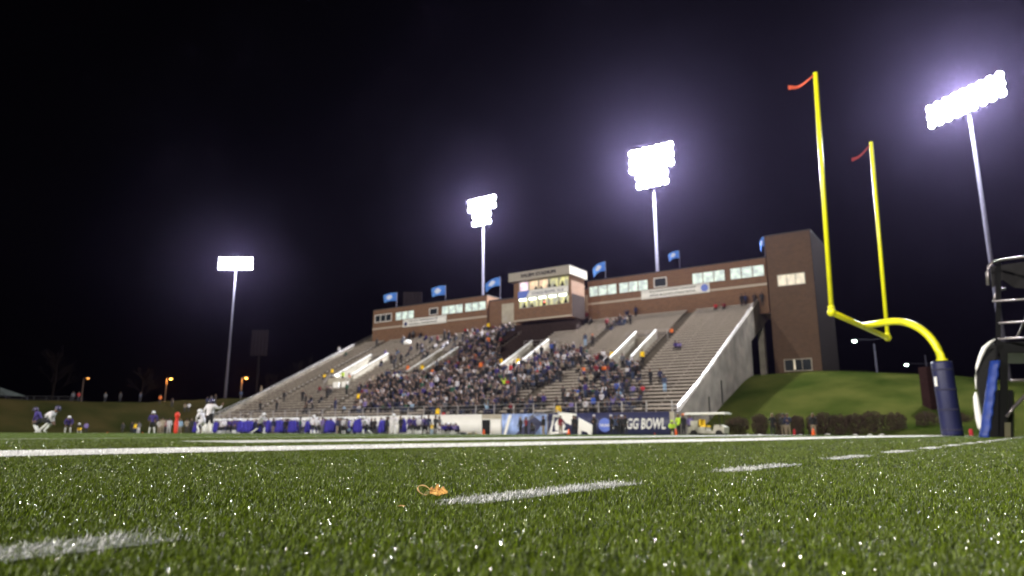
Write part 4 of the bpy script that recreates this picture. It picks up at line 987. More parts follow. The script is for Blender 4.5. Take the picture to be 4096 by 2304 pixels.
def cape_mesh():
    m = MB(); m.lathe([(.36, .30), (.35, .6), (.31, 1.0), (.27, 1.3), (.24, 1.44), (.14, 1.53), (.08, 1.55)], n=28, sx=1, sy=.72, wob=.055, k=9)
    me = bpy.data.meshes.new('cape'); me.from_pydata(m.v, [], m.f); me.materials.append(CLOTH['royal blue']); me.polygons.foreach_set('use_smooth', [True]*len(m.f)); return me
HAIR, HAT, HELM, CAPE = hair_mesh(), hat_mesh(), helmet_mesh(), cape_mesh()
def bodymats(o, ms):
    for i, m_ in enumerate(ms):
        if m_ is None: continue
        o.material_slots[i].link = 'OBJECT'; o.material_slots[i].material = m_
NUM = 0
def person(ps, loc, face, label, top='black', legs='charcoal', shoes=None, head='hair', headcol=None, scale=1.0, cat='person', group=None, cape=None, skin=None):
    """one body mesh is the thing; hair / cap / helmet / cape are its children. face: world direction (angle)"""
    global NUM; NUM += 1
    o = link('person', POSES[ps], None, loc, face-math.pi/2); o.scale = (scale,)*3
    bodymats(o, [skin, CLOTH[top], CLOTH[legs] if legs in CLOTH else legs, shoes or M_shoe]); tag(o, label, cat, group)
    hd = INFO[ps]['hed']; me = {'hair': HAIR, 'cap': HAT, 'hat': HAT, 'helmet': HELM}[head]
    h = link({'hair': 'hair', 'cap': 'cap', 'hat': 'hat', 'helmet': 'helmet'}[head], me, o); h.location = (hd[0], hd[1]-.012, hd[2]+(.02 if head != 'helmet' else .015))
    if ps in ('player_bent',): h.rotation_euler = (R(-28), 0, 0)
    h.material_slots[0].link = 'OBJECT'; h.material_slots[0].material = headcol or (M_helm if head == 'helmet' else M_hairs[NUM % 3] if head == 'hair' else CLOTH['black'])
    if cape: c = link('cape', CAPE, o); c.material_slots[0].link = 'OBJECT'; c.material_slots[0].material = CLOTH[cape]
    return o
FIELDWARD = math.atan2(-U.y, -U.x)      # from the stand towards the field
def at_ground(px, D, z=None):
    p_ = D_(px, 1735, D); a, b = ab(p_.x, p_.y); return Vector((p_.x, p_.y, gz(a) if z is None else z))
def on_side(px, a):
    b, _ = on_a(px, 1735, a); p_ = P(a, b); return Vector((p_.x, p_.y, gz(a)))
# --- players and officials on the field, left
person('player_bent', at_ground(178, 38), R(20), 'football player in white jersey and black trousers bending forward at far left', 'white', 'black', M_shoew, 'helmet', M_helmp, 1.02)
person('player_ready', at_ground(152, 43), R(200), 'player in purple jersey half hidden behind the bending white player', 'purple', 'black', M_shoew, 'helmet', M_helmp, .98)
person('player_signal', at_ground(832, 38.5), R(75), 'big football player in white jersey seen from behind with right forearm raised', 'white', 'black', M_shoew, 'helmet', M_helmp, 1.04)
person('player_ready', at_ground(806, 45), R(160), 'white jersey player crouching just left of the player with the raised forearm', 'white', 'white', M_shoew, 'helmet', None, .98)
person('player_ready', at_ground(270, 60), R(-60), 'purple jersey player crouching with white helmet right of the bending player', 'purple', 'black', M_shoew, 'helmet', None, .92)
person('player_bent', at_ground(316, 82), R(-70), 'crouching player in yellow trousers low on the far turf', 'charcoal', 'yellow', M_shoew, 'helmet', None, .9)
person('stand', at_ground(341, 96), R(-70), 'official in pale striped shirt and black trousers alone on the far left turf', 'violet', 'black', None, 'cap', None, .95)
person('player_stand', at_ground(606, 57), R(-80), 'purple jersey player with white sleeves standing with arms held in, left of the orange marker', 'purple', 'black', M_shoew, 'helmet', None, 1.0)
for i, (px, D, tp, lg, ps, lb) in enumerate((
    (488, 104, 'charcoal', 'black', 'stand', 'dark clad figure standing alone by the far bank'),
    (525, 98, 'black', 'black', 'stand', 'figure in black at the left of the yellow shirted boy'),
    (538, 108, 'yellow', 'navy', 'stand', 'small figure in yellow shirt by the far bank'),
    (552, 96, 'grey', 'white', 'stand_pockets', 'figure in grey top and white trousers right of the yellow shirt'),
    (634, 82, 'white', 'khaki', 'stand_folded', 'figure in white top and tan trousers right behind the white sleeved player'),
    (646, 74, 'cream', 'khaki', 'stand', 'man in cream top and brown trousers by the chain crew'),
    (659, 80, 'maroon', 'charcoal', 'stand', 'man in maroon jacket left of the orange marker'),
    (673, 76, 'white', 'white', 'stand_pockets', 'person all in white immediately left of the orange marker'),
    (717, 78, 'pale blue', 'khaki', 'stand', 'person in pale blue top right of the orange marker'),
    (744, 78, 'cream', 'charcoal', 'stand_folded', 'person in yellowish cream top between the orange marker and the crowd of players'),
    (762, 76, 'charcoal', 'black', 'stand', 'person in black coat at the left end of the sideline crowd'))):
    person(ps, at_ground(px, D), R(-75), lb, tp, lg, None, 'cap' if i % 2 else 'hair')
# --- the crowd of players along the far sideline: (px, a, kind)
_O = 'first second third fourth fifth sixth seventh eighth ninth tenth eleventh twelfth thirteenth fourteenth fifteenth sixteenth seventeenth eighteenth nineteenth'.split()
_T = {20: ('twentieth', 'twenty'), 30: ('thirtieth', 'thirty'), 40: ('fortieth', 'forty'), 50: ('fiftieth', 'fifty'), 60: ('sixtieth', 'sixty')}
ORD = [_O[n-1] if n < 20 else _T[n//10*10][0] if n % 10 == 0 else _T[n//10*10][1]+' '+_O[n % 10-1] for n in range(1, 70)]
side = [(780, 53, 'cape'), (790, 52, 'purple'), (800, 54, 'dark'), (862, 53, 'cape'), (874, 52, 'purple'), (885, 51, 'white'), (893, 52.5, 'white'), (905, 53.5, 'dark'), (912, 52, 'purple'), (923, 54, 'dark'),
 (934, 47, 'purplebig'), (948, 53, 'purple'), (957, 52.5, 'cape'), (966, 54, 'cape'), (976, 52, 'cape'), (987, 53.5, 'cape'), (998, 52, 'cape'), (1008, 53.5, 'cape'), (1018, 52.5, 'dark'),
 (1046, 53, 'dark'), (1058, 53, 'purple'), (1070, 52.5, 'cape'), (1081, 53.2, 'cape'), (1091, 52.6, 'dark'), (1104, 53, 'cape'), (1116, 52, 'cape'), (1127, 53, 'cape'), (1139, 52, 'dark'), (1150, 53, 'dark'),
 (1161, 52.5, 'cape'), (1173, 52, 'cape'), (1198, 51, 'coach'), (1226, 52.5, 'cape'), (1239, 53, 'cape'), (1251, 47, 'white'), (1264, 52, 'white'), (1274, 53, 'dark'), (1287, 52, 'grey'), (1298, 53, 'dark'),
 (1309, 52, 'cape'), (1320, 52.4, 'cape'), (1348, 51, 'dark'), (1362, 53, 'grey'), (1374, 52, 'white'), (1385, 51, 'official'), (1402, 52, 'kneel_teal'), (1420, 53, 'cape'), (1433, 51, 'cape'), (1444, 53, 'cape'),
 (1452, 52, 'white'), (1523, 52, 'cape'), (1534, 53, 'cape'), (1545, 51, 'dark'), (1552, 53, 'dark'), (1601, 51, 'dark'), (1612, 53, 'cape'), (1637, 50, 'purplebig'), (1652, 53, 'dark'), (1664, 52, 'purple'), (1675, 51, 'white'),
 (1684, 52.6, 'grey'), (1699, 53, 'purple'), (1713, 50, 'dark'), (1727, 51, 'yellow'), (1741, 50, 'dark'), (1757, 53, 'grey'), (1768, 53, 'seatw'), (1778, 52, 'seat'), (1790, 53, 'seat'), (1801, 52.6, 'seat'), (1813, 53, 'seat'), (1824, 52.5, 'seat'), (1835, 53, 'seat')]
side += [(x, 54.8+.5*((x*7) % 3), 'cape' if (x//7) % 4 else 'purple') for x in range(858, 1180, 8)]
side += [(x, 54.6+.4*((x*5) % 3), ('dark', 'purple', 'cape', 'white', 'dark')[(x//13) % 5]) for x in range(1186, 1500, 13)]
side.sort(key=lambda q: q[0])
cnt = {}
words = {'cape': 'player in a long royal blue cape', 'purple': 'purple jersey player without a cape', 'dark': 'coach or staff member in a long dark coat', 'white': 'white jersey player', 'purplebig': 'purple jersey player with white sleeves standing forward of the line', 'grey': 'staff member in pale grey top', 'coach': 'coach in dark green black coat standing clear against the white banner', 'official': 'official in grey top and black trousers', 'kneel_teal': 'person with pale blue bundle squatting on the sideline', 'yellow': 'child in yellow vest and blue trousers between two dark coats', 'seat': 'purple clad player seated at the bench', 'seatw': 'white clad player seated at the left end of the bench'}
for i, (px, a, kd) in enumerate(side):
    k = cnt[kd] = cnt.get(kd, 0)+1; rn = random.Random(i*13+5)
    multi = sum(1 for q in side if q[2] == kd) > 1
    lb = words[kd]+(', '+ORD[k-1]+' from the left' if multi else '')
    fa = FIELDWARD+math.pi+rn.uniform(-.5, .5) if rn.random() < .2 else FIELDWARD+rn.uniform(-.8, .8); loc = on_side(px, a); sc_ = rn.uniform(1.02, 1.12)
    g = 'players and staff along the far sideline'
    if kd == 'cape': person('stand_folded', loc, fa, lb, 'purple', 'white' if i % 3 else 'black', M_shoew, 'helmet' if i % 4 else 'hair', None, sc_, group=g, cape='royal blue')
    elif kd in ('purple', 'purplebig'): person('player_stand', loc, FIELDWARD, lb, 'purple', 'black' if kd == 'purple' else 'charcoal', M_shoew, 'helmet', None, sc_, group=g)
    elif kd == 'white': person('player_stand', loc, fa, lb, 'white', 'black', M_shoew, 'helmet', None, sc_, group=g)
    elif kd in ('dark', 'coach'): person(('stand_pockets', 'stand_folded', 'stand')[i % 3], loc, fa, lb, 'green' if kd == 'coach' else ('black', 'charcoal', 'navy')[i % 3], ('black', 'charcoal', 'khaki')[i % 3 if i % 2 else 0], None, 'cap' if i % 2 else 'hair', None, sc_, group=g)
    elif kd == 'grey': person('stand_folded', loc, fa, lb, 'grey' if i % 2 else 'violet', 'black' if i % 2 else 'grey', None, 'cap', None, sc_, group=g)
    elif kd == 'official': person('stand', loc, fa, lb, 'grey', 'black', None, 'cap', None, 1, group=g)
    elif kd == 'kneel_teal': person('sit_lean', loc-Vector((0, 0, .12)), fa, lb, 'pale blue', 'black', None, 'hair', None, .9, group=g)
    elif kd == 'yellow': person('stand', loc, fa, lb, 'yellow', 'pale blue', None, 'hair', None, .72, group=g)
    else: person('player_sit', loc, FIELDWARD+rn.uniform(-.4, .4), lb, 'white' if kd == 'seatw' else ('purple', 'royal blue', 'violet')[i % 3], 'black', M_shoew, 'helmet' if i % 2 else 'hair', None, 1, group=g)
g = 'players and staff along the far sideline'
person('player_lunge', at_ground(1035, 57), R(-15), 'white jersey player leaning and striding in front of the blue capes', 'white', 'black', M_shoew, 'helmet', None, 1.02)
person('player_lunge', at_ground(1468, 62), R(190), 'white jersey player bending with one black leg stretched out to the right', 'white', 'black', M_shoew, 'helmet', None, 1.0)
person('player_stand', at_ground(1572, 60), R(80), 'large player all in white seen from behind with legs apart before the banner', 'white', 'white', M_shoew, 'helmet', None, 1.04)
# bench and boxes
bch = thing('team_bench', 'long low team bench carrying the purple players in front of the white banner', 'bench', P(53.1, on_a(1800, 1735, 53.1)[0], gz(53)), TH)
MB().box(-.18, .18, -3.2, 3.2, .40, .46).build('seat', M_alu, bch)
for y_ in (-2.9, -1, 1, 2.9): MB().box(-.15, .15, y_-.03, y_+.03, 0, .40).build('leg', M_rail, bch)
for px, w_, h_, mt, lb in ((1852, .5, .35, CLOTH['navy'], 'dark equipment bag lying right of the team bench'), (1888, .8, .3, mat('tan_box', (.55, .42, .22), .8), 'low tan box on the turf left of the black doorway'), (1908, .6, .22, MATS['tan_box'], 'second low tan box next to the black doorway')):
    m = MB().box(-.2, .2, -w_/2, w_/2, 0, h_*.8); m.box(-.22, .22, -w_/2-.02, w_/2+.02, h_*.8, h_)
    o = m.build('equipment_box', mt, None, False, on_side(px, 54), TH); tag(o, lb, 'box')
# people in front of the navy banner
for px, a, ps, tp, lg, hd, hc, lb in (
    (2082, 54, 'stand', 'charcoal', 'black', 'cap', CLOTH['cream'], 'crew member with cream cap beside camera gear in front of the blue printed banner'),
    (2104, 53, 'stand_folded', 'maroon', 'black', 'hair', None, 'crew member with a maroon top in front of the blue printed banner'),
    (2135, 54, 'sit_lean', 'grey', 'charcoal', 'cap', CLOTH['black'], 'person crouched low in grey in front of the navy banner'),
    (2174, 50, 'stand', 'black', 'khaki', 'hair', None, 'man in black vest and khaki trousers left of the white emblem'),
    (2243, 51, 'stand_pockets', 'maroon', 'khaki', 'hair', None, 'man in dark red shirt and khaki trousers by the white steps'),
    (2296, 50, 'stand_pockets', 'black', 'black', 'hair', None, 'man all in black between the two white stair panels'),
    (2305, 52, 'stand', 'black', 'black', 'hair', None, 'second man in black behind the white stair panels'),
    (2378, 50, 'stand_folded', 'black', 'black', 'cap', CLOTH['white'], 'person in black with a white cap right of the white steps'),
    (2446, 50.5, 'stand_pockets', 'black', 'black', 'cap', CLOTH['white'], 'person in black with a white cap beside the blue disc on the navy banner'),
    (2463, 52, 'stand', 'denim', 'black', 'hair', None, 'person in blue top right of the blue disc on the navy banner'),
    (2478, 51, 'stand_folded', 'black', 'black', 'hair', None, 'person in dark coat covering the start of the banner lettering'),
    (2490, 52, 'stand', 'charcoal', 'black', 'cap', CLOTH['white'], 'person with pale cap covering the banner lettering'),
    (2503, 50.5, 'stand_pockets', 'black', 'charcoal', 'hair', None, 'tall dark figure immediately left of the white banner letters'),
    (2691, 50, 'sit_lean', 'lime', 'black', 'cap', CLOTH['lime'], 'steward in lime jacket crouching at the grandstand corner'),
    (2716, 50.5, 'stand_folded', 'lime', 'black', 'hair', None, 'steward in lime jacket standing at the grandstand corner'),
    (2736, 50, 'stand', 'black', 'black', 'cap', CLOTH['orange'], 'person in black with an orange cap left of the golf cart'),
    (2763, 52, 'stand_pockets', 'violet', 'charcoal', 'hair', None, 'person in violet grey coat beside the golf cart front')):
    person(ps, on_side(px, a), FIELDWARD+random.uniform(-.5, .5), lb, tp, lg, None, hd, hc, .98 if ps != 'sit_lean' else 1.05)
for px, D, ps, tp, lg, lb in ((3093, 52.5, 'stand_pockets', 'black', 'black', 'person all in black standing before the shrubs, leftmost of three'),
    (3136, 53, 'stand', 'charcoal', 'khaki', 'person in dark jacket and khaki trousers, middle of three by the shrubs'),
    (3154, 52.5, 'stand_folded', 'navy', 'khaki', 'taller person in dark jacket and khaki trousers, rightmost of three by the shrubs'),
    (3256, 52, 'stand', 'black', 'khaki', 'person in dark coat standing behind the orange cone before the shrubs')):
    person(ps, at_ground(px, D, -.36), R(-110), lb, tp, lg, None, 'hair')
for px, D, lb in ((1936, 70, 'orange cone at the foot of the black doorway'), (2275, 62, 'orange cone below the white stair panel'), (2703, 57, 'orange cone beside the lime jacket stewards'), (3254, 50.5, 'orange cone in front of the shrubs'), (429, 90, 'tiny orange cone at the far left bank'), (570, 90, 'tiny orange cone below the purple player at left'), (2619, 59, 'tiny orange cone under the banner letters')):
    t = thing('traffic_cone', lb, 'cone', at_ground(px, D), 0); s = .45 if 'tiny' in lb else 1
    MB().lathe([(.20*s, .03), (.05*s, .62*s), (.03*s, .66*s)], n=14).build('cone', M_cone, t, True); MB().box(-.24*s, .24*s, -.24*s, .24*s, 0, .035).build('base', M_cone, t)
o = MB().lathe([(.09, 0), (.09, .5), (.05, .55), (.05, .62)], n=12).build('water_cooler', CLOTH['red'], None, True, at_ground(3178, 52.5, -.36)); tag(o, 'small pinkish red bottle standing right of the khaki trousers pair', 'bottle')
o = MB().lathe([(.09, 0), (.1, .4), (.04, .45)], n=12).build('water_cooler', CLOTH['red'], None, True, at_ground(3885, 40, -.2)); tag(o, 'small red marker on the turf between the goal post pad and the blue pad', 'marker')
t = thing('down_marker', 'tall orange padded down marker standing on the far left turf', 'marker', at_ground(702, 60), 0)
MB().lathe([(.14, .0), (.15, .25), (.17, .9), (.13, 1.25), (.14, 1.30)], n=12).build('padded_pole', mat('marker_orange', (.60, .035, .018), .55), t, True)
MB().lathe([(.06, 1.28), (.17, 1.42), (.20, 1.62), (.14, 1.8), (.05, 1.84)], n=12).build('marker_head', MATS['marker_orange'], t, True)
# white portable steps: two sloping white side panels, and their rails
stp = thing('portable_steps', 'white portable stairs descending from the stand rail in front of the navy banner', 'stairs', on_side(2290, 55.3), TH)
def pa(px, py, a): b_, z_ = on_a(px, py, a); return P(a, b_, z_)-stp.location
def panel(pts, a, nm='side_panel'):
    Q = [Matrix.Rotation(-TH, 3, 'Z') @ pa(x, y_, a) for x, y_ in pts]; B_2 = [q+Vector((.08, 0, 0)) for q in Q]; k = len(Q)
    MB().add(Q+B_2, [tuple(range(k)), tuple(range(k, 2*k))[::-1]]+[(i, i+k, (i+1) % k+k, (i+1) % k) for i in range(k)]).build(nm, M_white, stp)
panel([(2232, 1654), (2250, 1650), (2303, 1655), (2306, 1668), (2288, 1682), (2284, 1700), (2262, 1690)], 55.0)
panel([(2314, 1671), (2373, 1703), (2366, 1742), (2356, 1742), (2348, 1728), (2326, 1722), (2322, 1742), (2312, 1742)], 54.6)
for dz_ in (0, 9):
    Q = [Matrix.Rotation(-TH, 3, 'Z') @ pa(x, y_+dz_, 55.5) for x, y_ in ((2090, 1684), (2150, 1650), (2228, 1640), (2254, 1664))]
    MB().tube(Q, .05, 6).build('handrail', M_rail, stp)
# golf cart
gc = thing('golf_cart', 'parked golf cart with white canopy roof and grey body at the grandstand corner', 'golf cart', on_side(2840, 52.5), TH-R(90)+R(180))
def C_(m, n_, mt): return m.build(n_, mt, gc)
C_(MB().box(-1.5, 1.7, -.75, .75, 1.72, 1.82).box(-1.4, 1.6, -.68, .68, 1.82, 1.86), 'canopy', M_white)
bd = MB().prism([(-1.25, .30), (-1.3, .75), (-.9, .95), (-.55, .92), (-.45, .5), (.1, .5), (.15, .78), (1.5, .80), (1.55, .3)], (0, 0, 0), (1, 0, 0), (0, 0, 1), (0, 1, 0), 1.2); C_(bd, 'body', mat('cart_body', (.42, .40, .34), .4))
C_(MB().box(.1, .55, -.55, .55, .78, .90).box(.5, .62, -.55, .55, .9, 1.35), 'seat', M_yjk)
C_(MB().box(.72, 1.45, -.58, .58, .8, 1.25), 'cargo_box', MATS['cart_body'])
for x in (-1.0, 1.5):
    for y_ in (-.6, .6): C_(MB().tube([(x, y_, .75), (x*(.95), y_, 1.73)], .03, 6), 'roof_post', M_blk)
for x in (-.9, 1.05):
    for y_ in (-.62, .62):
        m = MB().lathe([(.12, -.09), (.26, -.09), (.28, -.05), (.28, .05), (.26, .09), (.12, .09)], n=16); m.v = [(vx, vz, vy) for vx, vy, vz in m.v]; wh = C_(m, 'wheel', M_tyre); wh.location = (x, y_, .28)
C_(MB().tube([(-.62, .25, .9), (-.45, .25, 1.12)], .02, 6).lathe([(.15, 0), (.15, .03)], c=(-.42, .25, 1.1), n=12), 'steering_wheel', M_blk)
# --- spectators on the far left bank
for i, (px, tp) in enumerate(((290, 'grey'), (313, 'red'), (420, 'grey'), (480, 'charcoal'), (560, 'denim'), (640, 'orange'), (690, 'brown'), (742, 'khaki'), (758, 'white'), (829, 'navy'), (845, 'grey'), (861, 'brown'), (962, 'denim'))):
    D = 133-12*(1-px/1000)+rng.uniform(-1, 1); p_ = D_(px, 1600, D); a, b = ab(p_.x, p_.y)
    person(('stand', 'stand_folded', 'stand_pockets')[i % 3], (p_.x, p_.y, z_left(a, b)), R(-70), tp+' clad onlooker, '+ORD[i]+' from the left on top of the far bank', tp, 'charcoal', None, 'hair', None, 1.0, group='onlookers on the far left bank')
# --- spectators in the stand
def deck_pt(px, py, off=0.5):
    d = D_(px, py, 1.0); dx, dy, dz = d.x, d.y, d.z-CAMH; du = dx*U.x+dy*U.y; s_ = RR/RD
    t_ = (ZF+off-s_*(AF+XF)-CAMH)/(dz-s_*du); q = Vector((dx, dy, dz))*t_
    return q.x*U.x+q.y*U.y, q.x*V.x+q.y*V.y
taken = set()
def seat_at(a, b, standing=False):
    i = int(round((a-AF-XF-.4)/RD)); i = min(NROW-1, max(0, i)); j = int(round(b/.52))
    for dj in (0, 1, -1, 2, -2):
        if (i, j+dj) not in taken:
            j += dj; break
    else: return None
    taken.add((i, j)); b = j*.52+random.uniform(-.06, .06)
    if row_x(i) < VX1+.7 and row_x(i) > VX0-1.0 and any(v0-.4 < b < v1+.4 for v0, v1 in VOMS): return None
    if not (B0+.6 < b < B1-.6): return None
    if standing: return P(AF+row_x(i)+.16, b, row_z(i)), i
    return P(AF+row_x(i)+.42, b, row_z(i)-.0), i
# conspicuous spectators read off the photo: px, py (middle of the body), top colour, pose, label
named = [
 (2234, 1607, 'yellow', 'stand', 'steward in bright yellow jacket at the front rail above the white steps'),
 (1752, 1638, 'yellow', 'stand', 'steward in yellow jacket at the front rail above the white banner'),
 (1777, 1622, 'red', 'sit', 'spectator in red jacket beside the yellow steward at the front rail'),
 (1722, 1605, 'blue', 'sit', 'spectator in bright blue jacket low in the packed rows'),
 (2381, 1602, 'blue', 'stand', 'spectator in royal blue coat low in the rows above the navy banner'),
 (2007, 1446, 'yellow', 'stand_folded', 'steward in yellow at the foot of the second stair wall from the right'),
 (2076, 1443, 'yellow', 'stand', 'steward in yellow between the walls of the central stair opening'),
 (1990, 1280, 'yellow', 'stand', 'steward in yellow standing below the pale door left of the press box'),
 (2311, 1228, 'yellow', 'stand', 'steward in yellow standing right of the lit press box, upper one'),
 (2320, 1276, 'yellow', 'sit', 'steward in yellow seated right of the lit press box, lower one'),
 (2168, 1460, 'orange', 'sit', 'spectator in orange hat and coat right of the central stair opening'),
 (2331, 1476, 'orange', 'sit', 'spectator in orange coat left of the right landing'),
 (2452, 1418, 'yellow', 'stand', 'steward in golden jacket on the landing of the third stair opening'),
 (2580, 1417, 'yellow', 'stand', 'steward in yellow jacket below the rightmost stair opening'),
 (2015, 1528, 'lime', 'sit_clap', 'spectator in lime green jacket in the middle of the packed rows'),
 (1636, 1474, 'orange', 'stand', 'spectator in orange coat at the foot of the second stair wall from the left'),
 (1692, 1470, 'yellow', 'stand', 'steward in yellow coat between the second pair of stair walls'),
 (1445, 1583, 'yellow', 'stand', 'steward in golden jacket and white hat at the left edge of the packed rows'),
 (1518, 1555, 'orange', 'sit_lean', 'spectator in orange red coat at the left of the packed rows'),
 (1281, 1550, 'maroon', 'sit', 'spectator in dark red coat alone in the left rows'),
 (1336, 1484, 'yellow', 'stand', 'steward in yellow at the low end of the leftmost stair wall'),
 (1303, 1497, 'yellow', 'sit', 'steward in yellow leaning on the rail of the leftmost landing'),
 (1368, 1503, 'lime', 'stand', 'steward in lime jacket in the leftmost stair opening'),
 (1395, 1506, 'orange', 'sit', 'spectator with orange item in the leftmost stair opening'),
 (1541, 1414, 'violet', 'stand', 'spectator in pale violet coat at the top of the leftmost stair wall'),
 (1570, 1430, 'black', 'stand', 'dark figure standing right of the violet coat in the upper left rows'),
 (1505, 1369, 'black', 'stand', 'dark figure standing high on the left rows beside the white equipment'),
 (1670, 1384, 'black', 'stand', 'dark figure standing alone in the upper left rows under the banner'),
 (2335, 1356, 'denim', 'stand', 'spectator in grey blue coat standing in the upper middle rows'),
 (2380, 1356, 'black', 'stand_folded', 'spectator in black coat and orange hat standing in the upper middle rows'),
 (2697, 1318, 'orange', 'sit', 'spectator in orange coat right of the rightmost stair opening'),
 (2712, 1378, 'violet', 'sit_lean', 'two tone violet clad spectator right of the rightmost stair opening'),
 (2695, 1381, 'purple', 'sit', 'purple clad spectator at the left of the pair right of the rightmost stairs'),
 (2609, 1505, 'black', 'stand', 'dark figure standing in the right rows, left of two'),
 (2645, 1503, 'navy', 'stand', 'dark figure standing in the right rows, right of two'),
 (2655, 1525, 'denim', 'stand', 'figure in pale jeans standing lower in the right rows'),
 (1140, 1583, 'black', 'stand', 'dark figure standing by the left sloping wall'),
 (1043, 1562, 'khaki', 'stand', 'figure in tan coat standing by the left sloping wall'),
 (1100, 1625, 'black', 'stand', 'dark figure standing low in the left rows'),
 (1045, 1622, 'black', 'stand', 'dark figure standing low by the left end of the stand'),
 (1378, 1414, 'green', 'sit', 'dark green clad spectator high beside the left sloping wall'),
 (1352, 1402, 'white', 'stand', 'figure in white leaning at the left sloping wall'),
 (1380, 1630, 'pale blue', 'sit_lean', 'spectator in blue leaning over the seats at the left low rows'),
 (1234, 1592, 'black', 'stand', 'dark figure seated low in the left rows'),
 (2976, 1190, 'black', 'stand', 'dark figure standing at the top right corner of the rows'),
 (2990, 1195, 'navy', 'stand', 'second dark figure standing at the top right corner of the rows'),
 (3020, 1190, 'black', 'stand_folded', 'third dark figure standing at the top right corner of the rows'),
 (3062, 1168, 'charcoal', 'stand', 'dark figure at the top end of the right sloping wall'),
 (2870, 1222, 'red', 'sit', 'spectator in red blanket high in the right rows'),
 (2894, 1221, 'maroon', 'sit', 'spectator in dark red high in the right rows'),
 (2577, 1215, 'navy', 'stand', 'dark figure standing under the right wing banner'),
 (2140, 1277, 'purple', 'sit', 'purple clad spectator at the foot of the lit press box')]
for px, py, tp, ps, lb in named:
    a, b = deck_pt(px, py, .9 if 'sit' not in ps else .75)
    if py > 1598 and 'front rail' in lb: a = AF+.8; b = on_a(px, py, a)[0]
    if a < AF+XF: loc = P(AF+.75, b, ZF-.02)
    else:
        s = seat_at(a, b, 'sit' not in ps)
        if s: loc = s[0]
        else:
            i = min(NROW-1, max(0, int(round((a-AF-XF-.4)/RD)))); loc = P(AF+row_x(i)+.3, b, row_z(i) if not (VX0-.5 < row_x(i) < VX1) else row_z(i)-.9*smooth(row_x(i), VX0-1, VX1))
    person(ps, loc, FIELDWARD+random.uniform(-.3, .3), lb, tp, 'black' if tp != 'denim' else 'pale blue', None, 'cap' if 'hat' in lb else 'hair', CLOTH['orange'] if 'orange hat' in lb else None)
# density of the crowd (photo polygons on the deck, px at 4096)
def inpoly(x, y_, poly):
    c = False; j = len(poly)-1
    for i in range(len(poly)):
        xi, yi = poly[i]; xj, yj = poly[j]
        if (yi > y_) != (yj > y_) and x < (xj-xi)*(y_-yi)/(yj-yi)+xi: c = not c
        j = i
    return c
ZN = [([(1425, 1640), (1430, 1590), (1470, 1535), (1560, 1500), (1700, 1480), (1790, 1400), (1900, 1378), (2000, 1380), (2010, 1440), (2080, 1470), (2190, 1490), (2200, 1520), (2080, 1560), (2060, 1640)], .88, 'in the packed rows above the white banner'),
      ([(1820, 1420), (1905, 1330), (1960, 1290), (2060, 1290), (2010, 1350), (1990, 1420)], .55, 'on the packed slope below the press box'),
      ([(2000, 1440), (2200, 1400), (2330, 1380), (2360, 1430), (2230, 1500), (2120, 1500)], .62, 'between the central stairs and the right stairs'),
      ([(2060, 1500), (2240, 1480), (2260, 1520), (2080, 1560)], .35, 'between the central stairs and the right stairs'),
      ([(2300, 1440), (2440, 1430), (2560, 1440), (2570, 1520), (2590, 1620), (2440, 1645), (2220, 1645), (2250, 1590), (2320, 1540)], .58, 'in the rows above the navy banner'),
      ([(2070, 1645), (2075, 1600), (2140, 1590), (2230, 1640)], .55, 'in the rows above the navy banner'),
      ([(1200, 1650), (1210, 1590), (1420, 1560), (1430, 1650)], .10, 'scattered in the left rows'),
      ([(1120, 1650), (1500, 1450), (1640, 1420), (1500, 1520), (1430, 1600), (1300, 1650)], .06, 'scattered in the left rows'),
      ([(1560, 1420), (1640, 1360), (1860, 1300), (1870, 1380), (1690, 1440)], .10, 'scattered high in the left rows'),
      ([(1580, 1350), (1660, 1330), (1720, 1330), (1620, 1370)], .25, 'scattered high in the left rows'),
      ([(1710, 1290), (1840, 1270), (1960, 1250), (1960, 1300), (1720, 1320)], .35, 'huddled under the left wing'),
      ([(1560, 1330), (1620, 1320), (1620, 1355), (1560, 1350)], .6, 'huddled under the left wing'),
      ([(2280, 1250), (2370, 1230), (2370, 1290), (2290, 1300)], .7, 'huddled beside the lit press box'),
      ([(2430, 1290), (2520, 1250), (2530, 1290), (2430, 1320)], .75, 'huddled high in the middle rows'),
      ([(1800, 1290), (2060, 1290), (2060, 1330), (1850, 1340)], .4, 'huddled under the left wing')]
pal = ['black']*38+['charcoal']*18+['navy']*12+['brown']*6+['grey']*4+['white']*5+['cream']*2+['purple']*3+['violet']*2+['denim']*3+['red', 'maroon', 'maroon', 'blue', 'green', 'green', 'orange', 'pale blue', 'khaki', 'khaki']
cands = []
rn = random.Random(99)
for i in range(NROW):
    for j in range(int(B0/.52), int(B1/.52)):
        a = AF+row_x(i)+.4; b = j*.52; p_ = P(a, b, row_z(i)+.7)
        yc_ = p_.y*math.cos(PITCH)+(p_.z-CAMH)*math.sin(PITCH); zc_ = -p_.y*math.sin(PITCH)+(p_.z-CAMH)*math.cos(PITCH)
        px = 2048+F_*p_.x/yc_; py = 1152-F_*zc_/yc_
        for poly, dn, nm in ZN:
            if inpoly(px, py, poly):
                cl = .5+.5*math.sin(b*1.1+1.7*math.sin(i*.9))*math.sin(i*.75+b*.31+2)
                if rn.random() < dn*(.45+.75*cl): cands.append((yc_, a, b, nm))
                break
cands.sort()
left = max(0, 300-NUM); nind = 0; crowd = []
